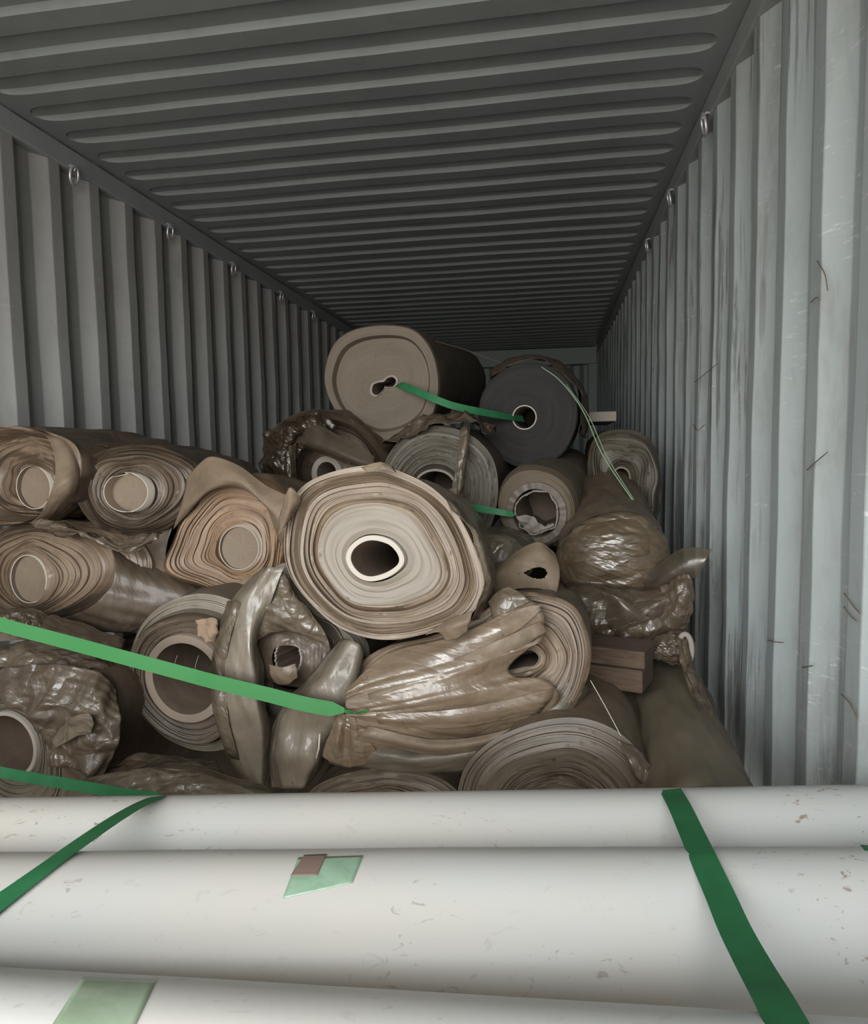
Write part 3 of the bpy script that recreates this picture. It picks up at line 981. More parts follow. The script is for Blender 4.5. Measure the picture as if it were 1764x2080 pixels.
# roll right of it
R = Roll('film_roll', (1090, 1042, 2.2), 8, 4, 'brown cylindrical roll under the black roll, torn paper lining inside its core')
ro = R.outline([(1003, 1030), (1012, 985), (1040, 955), (1080, 948), (1125, 960), (1158, 990), (1172, 1035), (1162, 1080), (1130, 1107), (1090, 1113), (1045, 1100), (1015, 1070)])
R.film(R.ell(60, 62), ro, [(0, 0.0), (0.35, 0.004), (0.75, 0.02), (1, 0.07)], 0.95, [SKIN_KRAFT, SKIN_KRAFT], layers=16, amp=0.001, skin_noise=0.006, ridge=0.004, rscale=(2, 16, 2), taper=0.04)
R.core(R.ell(61, 63), R.ell(14), [GREY_FACE, CORE_IN], out=0.008, depth=0.3, rag=0.002, part='inner_layers')
R.core(R.outline(ring_pts(1092, 1040, 44, 46, 18, 0.09, 4), 0), R.ell(3), [CORE_PALE, CORE_IN], out=0.004, depth=0.25, rag=0.012, part='torn_lining')
R.sheet('torn_liner_scrap', [[(1048, 1048, 2.19), (1070, 1046, 2.19), (1090, 1056, 2.2)], [(1058, 1062, 2.2), (1078, 1066, 2.2), (1110, 1070, 2.22)], [(1070, 1080, 2.22), (1092, 1090, 2.23), (1128, 1062, 2.22)]], CORE_PALE, crumple=0.012, scale=(30, 30, 30), nu=18, nv=18)

# crumpled roll at the left back
R = Roll('film_roll', (657, 962, 2.4), 4, 0, 'dark brown crumpled roll with a pale core, behind the big cream roll')
ro = R.outline([(525, 940), (535, 890), (575, 850), (640, 830), (710, 850), (765, 900), (785, 950), (780, 1010), (720, 1060), (640, 1070), (570, 1050), (535, 1000)])
R.film(R.ell(33, 35), ro, [(0, 0.06), (0.25, 0.08), (0.6, 0.10), (1, 0.02)], 0.9, [TAN_DARK, SKIN_BROWN], layers=18, amp=0.004, wav=0.02, skin_noise=0.02, ridge=0.02, rscale=(5, 8, 5))
R.core(R.ell(33, 35), R.ell(12), [CORE_PALE, CORE_IN], out=-0.03, depth=0.3)
R.sheet('folded_film', [[(592, 888, 2.33), (640, 862, 2.31), (690, 885, 2.3), (735, 905, 2.28), (762, 930, 2.26)], [(600, 900, 2.31), (650, 905, 2.28), (700, 925, 2.26), (740, 940, 2.25), (758, 945, 2.24)], [(618, 910, 2.33), (660, 925, 2.31), (705, 940, 2.3), (730, 947, 2.28), (742, 948, 2.27)]], FILM_SHEEN, crumple=0.005, scale=(6, 6, 6), nu=24, nv=34, seed=2)
R.sheet('hanging_film', [[(570, 862, 2.34), (588, 858, 2.33), (606, 866, 2.33)], [(566, 920, 2.31), (584, 915, 2.29), (602, 922, 2.31)], [(570, 975, 2.3), (586, 970, 2.28), (603, 975, 2.3)], [(572, 1030, 2.3), (588, 1025, 2.28), (604, 1030, 2.3)]], FILM_DARK, crumple=0.012, nu=30, nv=14, seed=4)
R.sheet('crumpled_wrap', [[(528, 930, 2.4), (540, 885, 2.38), (575, 852, 2.36), (630, 838, 2.36), (690, 862, 2.38)], [(535, 960, 2.36), (550, 910, 2.33), (580, 880, 2.31), (620, 860, 2.31), (670, 872, 2.35)], [(545, 985, 2.34), (558, 950, 2.31), (572, 930, 2.3), (600, 890, 2.31), (640, 880, 2.34)], [(555, 1010, 2.34), (562, 990, 2.31), (570, 975, 2.3), (585, 950, 2.32), (600, 930, 2.34)]], FILM_DARK, crumple=0.035, scale=(13, 13, 13), nu=44, nv=44, seed=6)

# flattened roll at the right back
R = Roll('film_roll', (1262, 985, 2.65), 2, 1, 'flattened dark olive roll with wavy layers, standing by the right wall')
ro = R.outline([(1195, 985), (1195, 935), (1205, 895), (1235, 875), (1280, 872), (1320, 890), (1340, 930), (1345, 990), (1338, 1050), (1300, 1080), (1240, 1075), (1205, 1040)])
rc = R.outline([(1242, 985), (1250, 955), (1265, 948), (1280, 958), (1283, 985), (1275, 1003), (1255, 1005), (1245, 998)])
R.film(rc, ro, [(0, 0.02), (0.2, 0.0), (0.5, 0.015), (0.8, -0.004), (1, 0.02)], 0.8, [GREY_GREEN, SKIN_BROWN], layers=22, amp=0.010, wav=0.07, wk=4, skin_noise=0.012, ridge=0.01)
R.core(rc, R.ell(4), [CORE_CARD, CORE_IN], out=-0.02, depth=0.2)

# tan roll lying to the right, its end bagged in glossy film
R = Roll('film_roll', (1255, 1135, 2.05), 1, 9, 'dusty roll by the right wall, its near end bagged in glossy clear film')
ro = R.outline([(1130, 1140), (1145, 1100), (1180, 1065), (1230, 1045), (1290, 1045), (1340, 1075), (1362, 1125), (1368, 1180), (1340, 1215), (1270, 1210), (1190, 1195), (1145, 1175)])
R.film(R.ell(10), ro, [(0, 0.0), (1, 0.02)], 0.85, [SKIN_TAN, SKIN_TAN], layers=8, amp=0.002, skin_noise=0.012, ridge=0.012, rscale=(4, 9, 4))
R.lump([(1128, 1150), (1134, 1110), (1172, 1066), (1230, 1042), (1292, 1042), (1342, 1072), (1364, 1125), (1370, 1180), (1340, 1217), (1265, 1213), (1195, 1200), (1145, 1188), (1130, 1172)], 0.10, 0.04, FILM_OLIVE, crease=0.006, cscale=(5, 9, 14), c=(1245, 1140), part='glossy_bag', dome=0.6, seed=1)
R.sheet('bag_flap', [[(1305, 1180, 1.98), (1345, 1140, 1.96), (1390, 1112, 1.93), (1446, 1116, 1.9)], [(1320, 1205, 1.95), (1355, 1165, 1.92), (1400, 1140, 1.9), (1435, 1140, 1.89)], [(1338, 1222, 1.95), (1372, 1196, 1.92), (1402, 1178, 1.9), (1420, 1172, 1.9)]], FILM_SHEEN, crumple=0.004, scale=(5, 5, 5), nu=24, nv=30, seed=8)

# second bagged bundle under it
R = Roll('film_bundle', (1260, 1255, 1.95), 2, 5, 'crumpled dark brown film bundle with a shiny scrap, under the bagged roll', 'bundle')
R.lump([(1130, 1235), (1150, 1195), (1200, 1188), (1260, 1200), (1330, 1195), (1390, 1165), (1408, 1210), (1395, 1262), (1350, 1300), (1290, 1320), (1230, 1330), (1180, 1320), (1140, 1290)], 0.09, 0.55, FILM_BROWN, crease=0.010, cscale=(9, 9, 13), c=(1260, 1258), dome=0.55, seed=3)
R.sheet('shiny_scrap', [[(1222, 1200, 1.85), (1260, 1214, 1.83), (1325, 1258, 1.82)], [(1235, 1230, 1.85), (1270, 1240, 1.82), (1310, 1262, 1.82)], [(1230, 1265, 1.86), (1252, 1275, 1.84), (1285, 1262, 1.83)], [(1255, 1292, 1.86), (1268, 1280, 1.84), (1280, 1266, 1.83)]], FILM_SHEEN, crumple=0.004, scale=(10, 10, 10), nu=24, nv=24, seed=4)
R.sheet('loose_fold', [[(1340, 1190, 1.9), (1375, 1170, 1.88), (1402, 1165, 1.87)], [(1345, 1225, 1.88), (1380, 1215, 1.85), (1412, 1205, 1.86)], [(1335, 1265, 1.88), (1368, 1262, 1.86), (1400, 1255, 1.87)], [(1320, 1300, 1.9), (1345, 1298, 1.89), (1370, 1290, 1.9)]], FILM_BROWN, crumple=0.02, scale=(11, 11, 11), nu=24, nv=24, seed=9)

# timber under the bundle
pA, pB = at(1175, 1346, 1.76), at(1316, 1364, 1.70)
ax = (pB - pA); LB = np.linalg.norm(ax); ax /= LB
zz = np.array([0, 0, 1.0]); zz -= ax * (zz @ ax); zz /= np.linalg.norm(zz)
R0 = empty('timber_block', pA, (ax, np.cross(zz, ax), zz))
props(R0, 'broken brown timber end poking out beside the flattened glossy roll', 'timber')
for nm, z0, z1, x1 in (('plank', 0.012, 0.055, LB), ('plank', -0.048, 0.008, LB * 0.97)):
    v, f = boxmesh(0, x1, -0.03, 0.09, z0, z1)
    bevel(mesh_obj(nm, v, f, TIMBER, R0, smooth=False), 0.004)

# small tube in crumpled film by the right wall
R = Roll('film_scrap_bundle', (1345, 1318, 1.85), 5, 3, 'torn dark film around a small pale tube end, between bundle and right wall', 'bundle')
R.lump([(1290, 1320), (1305, 1298), (1345, 1285), (1385, 1282), (1402, 1300), (1405, 1335), (1385, 1350), (1340, 1345), (1300, 1342)], 0.04, 0.3, FILM_BROWN, crease=0.012, cscale=(14, 10, 16), c=(1345, 1316), seed=2)
V, F = tube_geo([np.array(R.inv @ Vector(at(1392 + 14 * math.cos(a_), 1320 - 32 * math.sin(a_), 1.74))) for a_ in np.linspace(-0.9, 2.3, 14)], 0.007, 8)
mesh_obj('tube_rim', V, F, CORE_PALE, R.root)
R.sheet('hanging_film', [[(1372, 1290, 1.78), (1395, 1285, 1.76), (1412, 1300, 1.78)], [(1382, 1345, 1.72), (1402, 1350, 1.7), (1418, 1362, 1.72)], [(1398, 1395, 1.66), (1412, 1400, 1.65), (1432, 1410, 1.66)], [(1420, 1440, 1.6), (1432, 1445, 1.6), (1446, 1452, 1.6)], [(1440, 1480, 1.54), (1446, 1485, 1.54), (1452, 1490, 1.54)]], FILM_BROWN, crumple=0.018, scale=(14, 14, 14), nu=40, nv=18, seed=3)

# smooth log-like roll along the right wall
R = Roll('film_roll', (1435, 1748, 1.2), (1352, 1424, 2.0), 0, 'smooth olive-tan roll lying lengthwise along the foot of the right wall')
ro = R.outline(ring_pts(1435, 1748, 150, 150, 20, 0.01, 3))
R.film(R.ell(40), ro, [(0, 0), (1, 0.01)], 0.85, [TAN_DARK, SKIN_LOG], layers=20, amp=0.003, skin_noise=0.010, taper=0.06, body_rings=40, ridge=0.0)
R.core(R.ell(40), R.ell(5), [CORE_CARD, CORE_IN], out=0.005, depth=0.3)

# left rolls
R = Roll('film_roll', (70, 990, 1.75), 6, -1, 'brown roll with a closed white core ring, topmost at the left edge')
ro = R.outline([(178, 960), (165, 905), (120, 880), (60, 868), (0, 868), (-70, 890), (-100, 960), (-80, 1030), (-20, 1060), (50, 1062), (110, 1040), (160, 1010)])
R.film(R.ell(37, 38), ro, [(0, 0.0), (0.3, 0.03), (0.7, 0.05), (0.9, -0.02), (1, -0.03)], 0.42, [TAN, SKIN_BROWN], layers=26, amp=0.006, wav=0.05, wk=2, skin_noise=0.014, ridge=0.012, rscale=(3, 6, 3), noisez=0.03)
R.core(R.ell(37.5, 38.5), R.ell(1.7), [CORE_WHITE, CORE_IN, CORE_PLUG], out=0.005, depth=0.2, plug=0.01)
R.sheet('outer_sheath', [[(70, 876, 1.72), (95, 885, 1.7), (112, 930, 1.67), (108, 985, 1.65), (85, 1040, 1.66), (60, 1062, 1.7)], [(110, 880, 1.74), (135, 895, 1.72), (150, 935, 1.7), (148, 985, 1.68), (122, 1035, 1.7), (90, 1060, 1.73)], [(150, 890, 1.8), (175, 905, 1.8), (190, 940, 1.8), (185, 985, 1.8), (160, 1030, 1.8), (120, 1055, 1.8)]], FILM_TAN, crumple=0.006, scale=(7, 7, 7), nu=24, nv=40, seed=2)
R.sheet('rear_film', [[(120, 895, 1.8), (165, 900, 1.8), (222, 912, 1.82)], [(110, 890, 1.95), (160, 897, 1.95), (215, 905, 1.95)], [(120, 910, 2.1), (170, 905, 2.1), (205, 910, 2.1)]], FILM_BROWN, crumple=0.015, nu=20, nv=24, seed=5)

R = Roll('film_roll', (263, 1000, 1.75), 1, -3, 'brown roll whose white core rim is broken, beside the topmost left roll')
ro = R.outline([(155, 1005), (165, 955), (195, 922), (250, 905), (310, 905), (360, 920), (398, 945), (412, 985), (390, 1035), (340, 1072), (280, 1085), (220, 1080), (180, 1055)])
R.film(R.ell(46, 37.5), ro, [(0, 0.01), (0.25, 0.02), (0.6, 0.0), (0.85, 0.02), (1, 0.0)], 0.38, [TAN_DARK, SKIN_BROWN], layers=34, amp=0.008, wav=0.04, wk=3, skin_noise=0.014, ridge=0.012, rscale=(3, 6, 3))
R.core(R.ell(46, 37), R.ell(2), [CORE_WHITE, CORE_PLUG, CORE_PLUG], out=0.018, depth=0.2, notch=[(112, 20, 0.035), (-80, 9, 0.02), (75, 8, 0.016)], plug=0.02)

R = Roll('film_roll', (60, 1176, 1.7), 9, -3, 'brown roll with a white core ring chipped underneath, lower left under the topmost left roll')
ro = R.outline([(255, 1160), (235, 1110), (180, 1075), (100, 1062), (20, 1062), (-60, 1080), (-95, 1150), (-80, 1220), (-20, 1262), (60, 1268), (150, 1258), (225, 1215)])
R.film(R.ell(41, 42), ro, [(0, 0.0), (0.3, 0.015), (0.65, 0.03), (0.75, 0.06), (1, 0.10)], 0.7, [TAN, SKIN_BROWN], layers=30, amp=0.006, wav=0.04, wk=2, skin_noise=0.02, ridge=0.02, rscale=(3, 5, 3))
R.core(R.ell(41.5, 42.5), R.ell(1.8), [CORE_WHITE, CORE_IN, CORE_PLUG], out=0.005, depth=0.2, plug=0.008, notch=[(-50, 26, 0.012)])
R.sheet('loose_outer_film', [[(195, 1080, 1.78), (290, 1120, 1.84), (380, 1150, 1.86)], [(228, 1125, 1.70), (310, 1160, 1.75), (430, 1195, 1.80)], [(225, 1190, 1.655), (320, 1205, 1.70), (455, 1222, 1.76)], [(165, 1245, 1.64), (260, 1252, 1.68), (400, 1240, 1.74)], [(90, 1270, 1.68), (200, 1285, 1.68), (300, 1275, 1.72)]], SKIN_BROWN, crumple=0.016, scale=(5, 5, 9), nu=50, nv=40, seed=11)

R = Roll('film_roll', (487, 1113, 1.75), 2, -5, 'orange-tan roll with bulging left side, next to the big cream roll')
ro = R.outline([(322, 1145), (345, 1100), (365, 1045), (400, 1000), (450, 972), (510, 965), (560, 985), (585, 1030), (590, 1100), (580, 1165), (540, 1205), (470, 1212), (400, 1192), (350, 1180), (325, 1165)])
R.film(R.ell(42, 43), ro, [(0, 0.0), (0.2, 0.005), (0.5, 0.0), (0.8, -0.01), (1, 0.02)], 0.35, [TAN_ORANGE, SKIN_TAN], layers=30, amp=0.009, wav=0.02, wk=5, skin_noise=0.014, ridge=0.01, ease=0.85)
R.core(R.ell(42, 43), R.ell(1.8), [CORE_WHITE, CORE_IN, CORE_PLUG], out=0.005, depth=0.25, plug=0.006)
R.sheet('unwound_film', [[(378, 975, 1.74), (402, 945, 1.71), (430, 927, 1.69), (480, 943, 1.68), (540, 985, 1.66), (598, 1012, 1.63)], [(372, 1010, 1.72), (405, 985, 1.7), (440, 962, 1.67), (490, 972, 1.65), (540, 1015, 1.63), (590, 1045, 1.61)], [(362, 1045, 1.72), (395, 1015, 1.7), (440, 985, 1.67), (490, 985, 1.65), (545, 1035, 1.63), (580, 1080, 1.62)], [(352, 1075, 1.74), (375, 1050, 1.73), (420, 1005, 1.71), (480, 990, 1.7), (535, 1020, 1.68), (572, 1110, 1.66)]], FILM_TAN, crumple=0.004, scale=(5, 5, 5), nu=30, nv=44, seed=12)

# rags between the left rolls
sh = sheet('film_rag', [[(60, 1062, 1.66), (110, 1055, 1.64), (180, 1075, 1.64), (240, 1095, 1.63), (330, 1080, 1.64)], [(80, 1075, 1.63), (130, 1070, 1.61), (195, 1095, 1.61), (250, 1115, 1.6), (318, 1090, 1.6)], [(120, 1085, 1.65), (170, 1092, 1.63), (212, 1112, 1.61), (260, 1125, 1.6), (305, 1105, 1.61)]], FILM_BROWN, crumple=0.018, scale=(15, 15, 15), nu=30, nv=60, seed=14)
props(sh, 'torn brown film rag hanging between the left-hand rolls', 'film')
sh = sheet('film_sheet', [[(250, 1090, 1.82), (300, 1060, 1.78), (355, 1050, 1.77)], [(270, 1130, 1.8), (310, 1115, 1.76), (340, 1105, 1.76)], [(290, 1165, 1.8), (318, 1160, 1.77), (335, 1160, 1.76)], [(300, 1190, 1.78), (330, 1190, 1.76), (350, 1190, 1.76)]], SKIN_BROWN, crumple=0.012, scale=(6, 6, 6), nu=30, nv=24, seed=15)
props(sh, 'plain brown film hanging left of the bulging orange-tan roll', 'film')

# thick-tube roll
R = Roll('film_roll', (380, 1377, 1.58), 3, 1, 'pale grey-brown roll with a thick wide cardboard tube, behind the green strap')
ro = R.outline([(242, 1395), (248, 1340), (272, 1275), (320, 1232), (385, 1212), (450, 1222), (510, 1260), (540, 1330), (540, 1420), (505, 1490), (450, 1530), (385, 1535), (320, 1510), (275, 1465), (252, 1430)])
R.film(R.ell(83, 84), ro, [(0, 0.0), (0.3, -0.004), (0.56, -0.012), (0.66, 0.022), (1, 0.03)], 0.7, [PALE_GREY, SKIN_GREY, TAN_DARK], layers=26, amp=0.005, wav=0.02, skin_noise=0.01, inner_t=0.6)
R.core(R.ell(83, 84), R.ell(16), [CORE_CARD, CORE_IN], out=0.01, depth=0.5, part='thick_tube')
R.sheet('cardboard_scrap', [[(395, 1262, 1.53), (420, 1255, 1.51), (445, 1262, 1.52)], [(405, 1280, 1.52), (425, 1275, 1.5), (448, 1285, 1.52)], [(420, 1305, 1.53), (432, 1300, 1.51), (446, 1308, 1.53)]], CRUMB, crumple=0.02, scale=(25, 25, 25), nu=20, nv=20, seed=6)
for q, (dx, zz_) in enumerate(((0, 0.06), (18, 0.12))):
    R.tube('loose_thread', [(352 + dx * 2.4 + 16 * (1 - math.cos(t)), 1380 - 55 * math.sin(t), 1.60 + zz_) for t in np.linspace(-1.1, 1.1, 9)], 0.0007, THREAD, ns=5)

# big folded roll: two glossy folds and a small torn core
R = Roll('film_roll', (592, 1332, 1.56), 2, -5, 'grey glossy folded roll with a small torn core, held by the green strap')
ro = R.outline([(455, 1300), (480, 1220), (530, 1160), (575, 1150), (620, 1215), (690, 1275), (735, 1325), (715, 1420), (650, 1470), (580, 1480), (510, 1450), (465, 1390)])
R.film(R.ell(70, 66), ro, [(0, 0.0), (0.25, 0.07), (0.6, 0.07), (1, 0.06)], 0.7, [PALE_GREY, SKIN_GREY], layers=30, amp=0.006, wav=0.05, wk=5, skin_noise=0.012, ridge=0.01)
R.lump([(523, 1330), (535, 1290), (575, 1275), (630, 1280), (665, 1305), (668, 1345), (640, 1385), (600, 1395), (550, 1385), (528, 1360)], 0.03, 0.3, SKIN_BROWN, crease=0.004, cscale=(12, 12, 12), c=(592, 1334), part='film_around_core', seed=4, dome=1.0, hole=0.45)
R.core(R.outline(ring_pts(592, 1332, 29, 38, 16, 0.05, 8), 1), R.ell(4), [CORE_PALE, CORE_IN], out=0.02, depth=0.4, rag=0.008)
R.sheet('core_flap', [[(545, 1350, 1.475), (570, 1355, 1.465), (600, 1348, 1.47)], [(548, 1370, 1.475), (580, 1372, 1.462), (604, 1365, 1.468)], [(560, 1388, 1.48), (585, 1390, 1.47), (605, 1378, 1.475)]], SKIN_TAN, crumple=0.006, nu=16, nv=16, seed=3)
R.sheet('wrinkled_film', [[(522, 1165, 1.535), (545, 1155, 1.525), (575, 1160, 1.52), (592, 1190, 1.53)], [(510, 1215, 1.515), (545, 1205, 1.50), (590, 1215, 1.50), (625, 1235, 1.52)], [(515, 1265, 1.515), (550, 1255, 1.495), (605, 1260, 1.495), (660, 1285, 1.515)], [(522, 1300, 1.525), (560, 1285, 1.515), (620, 1290, 1.51), (672, 1320, 1.53)]], FILM_CLEAR, crumple=0.010, scale=(9, 9, 14), nu=50, nv=50, seed=17)
lf = []
for v_, us, dy in ((1150, (532, 540, 550, 562, 578), 0.03), (1220, (468, 482, 502, 524, 552), 0.015), (1300, (442, 458, 488, 512, 526), 0.0), (1370, (431, 449, 484, 520, 534), -0.004), (1450, (437, 456, 492, 531, 547), -0.020), (1540, (461, 477, 507, 536, 551), 0.014), (1594, (488, 498, 515, 534, 545), 0.02)):
    ys = (1.53, 1.478, 1.46, 1.462, 1.53) if v_ > 1250 else (1.53, 1.478, 1.465, 1.47, 1.478)
    lf.append([(u_, v_ + 4 * (k_ % 2), y_ + dy) for k_, (u_, y_) in enumerate(zip(us, ys))])
R.sheet('left_fold', lf, FILM_GREY, crumple=0.010, scale=(8, 6, 4), nu=70, nv=44, seed=1)
R.sheet('left_fold_layer', [[(q[0][0] - 7 + 2 * k_, q[0][1], q[0][2] - 0.012), (q[0][0] + 5, q[0][1], q[0][2] - 0.055), (q[1][0] + 8, q[1][1], q[1][2] - 0.012)] for k_, q in enumerate(lf[1:6])], FILM_CLEAR, crumple=0.004, scale=(9, 6, 4), nu=40, nv=16, seed=5)
rf = []
for row, dy in (([(690, 1298), (706, 1298), (722, 1304), (738, 1317), (742, 1335)], 0.02), ([(640, 1362), (662, 1360), (690, 1370), (716, 1390), (726, 1406)], 0.0), ([(585, 1420), (612, 1415), (646, 1425), (686, 1450), (700, 1466)], -0.012), ([(548, 1480), (577, 1476), (616, 1482), (660, 1500), (672, 1513)], 0.006), ([(537, 1540), (566, 1536), (606, 1541), (641, 1552), (651, 1561)], -0.008), ([(548, 1600), (574, 1602), (600, 1604), (618, 1600), (626, 1592)], 0.012)):
    rf.append([(u_, v_, y_ + dy) for (u_, v_), y_ in zip(row, (1.53, 1.466, 1.452, 1.462, 1.53))])
R.sheet('right_fold', rf, FILM_GREY, crumple=0.011, scale=(7, 6, 5), nu=60, nv=44, seed=7)
R.tube('film_string', [(650, 1490, 1.43), (648, 1520, 1.43), (643, 1540, 1.43)], 0.0022, THREAD, ns=6)

# big cream roll
R = Roll('film_roll', (768, 1136, 1.50), 0, -6, 'big cream roll with a crushed oval core, in the middle of the pile')
ro = R.outline([(577, 1110), (590, 1030), (620, 985), (680, 958), (760, 945), (805, 955), (870, 985), (920, 1030), (955, 1090), (978, 1150), (985, 1200), (955, 1250), (900, 1275), (830, 1295), (760, 1298), (690, 1275), (630, 1225), (590, 1170)])
rc = R.outline([(704, 1138), (710, 1110), (735, 1090), (765, 1085), (800, 1095), (822, 1118), (828, 1140), (815, 1160), (785, 1178), (750, 1182), (720, 1168)])
R.film(rc, ro, [(0, 0.0), (0.1, 0.008), (0.5, 0.004), (0.56, 0.016), (0.75, 0.02), (0.9, 0.0), (1, 0.0)], 0.55, [CREAM, SKIN_CREAM, CREAM_IN], layers=36, amp=[(0, 0.001), (0.4, 0.0015), (0.48, 0.006), (1, 0.010)], wav=0.02, wk=4, skin_noise=0.01, ridge=0.008, rscale=(3, 8, 3))
R.core(R.outline([(706, 1138), (712, 1112), (736, 1092), (765, 1087), (798, 1097), (818, 1118), (824, 1140), (812, 1158), (784, 1175), (750, 1180), (722, 1166)]), R.ell(11), [CORE_WHITE, CORE_IN], out=0.012, depth=0.5, part='crushed_core')
R.sheet('torn_corner', [[(578, 1010, 1.46), (590, 990, 1.45), (606, 1004, 1.46)], [(570, 1045, 1.47), (588, 1030, 1.45), (612, 1015, 1.47)], [(566, 1090, 1.48), (578, 1070, 1.47), (600, 1040, 1.48)]], FILM_TAN, crumple=0.005, nu=14, nv=14, seed=6)
R.sheet('top_scrap', [[(735, 950, 1.47), (770, 938, 1.46), (798, 948, 1.47)], [(745, 958, 1.46), (775, 950, 1.45), (806, 958, 1.46)]], SKIN_CREAM, crumple=0.006, scale=(25, 25, 25), nu=12, nv=14, seed=7)
R.sheet('clear_edge', [[(905, 1010, 1.50), (950, 1070, 1.48), (975, 1135, 1.47), (985, 1200, 1.46), (958, 1262, 1.46)], [(920, 1015, 1.53), (968, 1080, 1.51), (994, 1140, 1.50), (1000, 1200, 1.50), (975, 1260, 1.50)], [(925, 1030, 1.65), (975, 1095, 1.65), (1000, 1150, 1.65), (1000, 1200, 1.65), (985, 1250, 1.65)]], FILM_CLEAR, crumple=0.012, scale=(8, 8, 8), nu=24, nv=44, seed=8)
R.sheet('lower_scrap', [[(862, 1290, 1.42), (905, 1262, 1.40), (960, 1240, 1.39)], [(890, 1285, 1.40), (918, 1275, 1.38), (955, 1262, 1.38)], [(905, 1300, 1.40), (930, 1295, 1.39), (950, 1282, 1.39)]], FILM_TAN, crumple=0.006, scale=(12, 12, 12), nu=16, nv=20, seed=9)

# curled sheet right of it
sh = sheet('film_curl', [[(988, 1178, 1.70), (1030, 1138, 1.69), (1065, 1112, 1.68), (1098, 1102, 1.67), (1127, 1122, 1.68)], [(988, 1186, 1.69), (1035, 1150, 1.67), (1072, 1132, 1.65), (1108, 1124, 1.65), (1136, 1142, 1.665)], [(990, 1196, 1.69), (1040, 1172, 1.665), (1076, 1162, 1.65), (1110, 1160, 1.645), (1138, 1172, 1.655)], [(992, 1208, 1.69), (1040, 1198, 1.67), (1080, 1195, 1.66), (1112, 1200, 1.65), (1127, 1222, 1.645)]], FILM_TAN, crumple=0.004, scale=(5, 5, 5), nu=44, nv=56, seed=16)
props(sh, 'curled tan film sheet with a torn hole, right of the big cream roll', 'film')
hc = np.array(at(1088, 1164, 1.65))
import bmesh
bm = bmesh.new(); bm.from_mesh(sh.data)
kill = [f_ for f_ in bm.faces if ((np.array(f_.calc_center_median()) - hc) @ RT / 0.026) ** 2 + ((np.array(f_.calc_center_median()) - hc) @ UP / (0.013 + 0.006 * math.sin(40 * ((np.array(f_.calc_center_median()) - hc) @ RT)))) ** 2 < 1]
bmesh.ops.delete(bm, geom=kill, context='FACES'); bm.to_mesh(sh.data); bm.free()

# small bundle seen behind the curl
R = Roll('film_bundle', (1010, 1125, 1.95), 2, 0, 'dusty film bundle half hidden behind the curled tan sheet', 'bundle')
R.lump([(940, 1120), (960, 1092), (1010, 1085), (1060, 1100), (1085, 1125), (1075, 1170), (1010, 1190), (950, 1165)], 0.05, 0.4, FILM_CLEAR, crease=0.006, cscale=(9, 9, 9), c=(1010, 1135), seed=2)

# flattened glossy roll, gathered by the strap
R = Roll('film_roll', (1062, 1348, 1.5), 4, -8, 'large flattened glossy roll gathered at its left end by the green strap')
ro = R.outline([(1200, 1350), (1196, 1290), (1165, 1230), (1100, 1205), (1040, 1208), (960, 1255), (870, 1295), (790, 1310), (740, 1340), (700, 1390), (665, 1440), (650, 1510), (680, 1550), (760, 1560), (860, 1565), (940, 1560), (1030, 1530), (1110, 1480), (1170, 1430)], 1)
rc = R.outline([(1095, 1335), (1080, 1322), (1062, 1325), (1040, 1340), (1015, 1358), (1020, 1366), (1050, 1362), (1080, 1358), (1092, 1350)], 1)
R.film(rc, ro, [(0, 0.03), (0.2, 0.015), (0.5, 0.0), (0.9, -0.01), (1, 0.0)], 0.55, [TAN, SKIN_TAN, CREAM], layers=26, amp=0.013, wav=0.03, wk=3, skin_noise=0.012, ease=0.9)
R.core(rc * 0.98, R.ell(2), [CORE_PALE, CORE_IN], out=-0.022, depth=0.25, part='squashed_core')


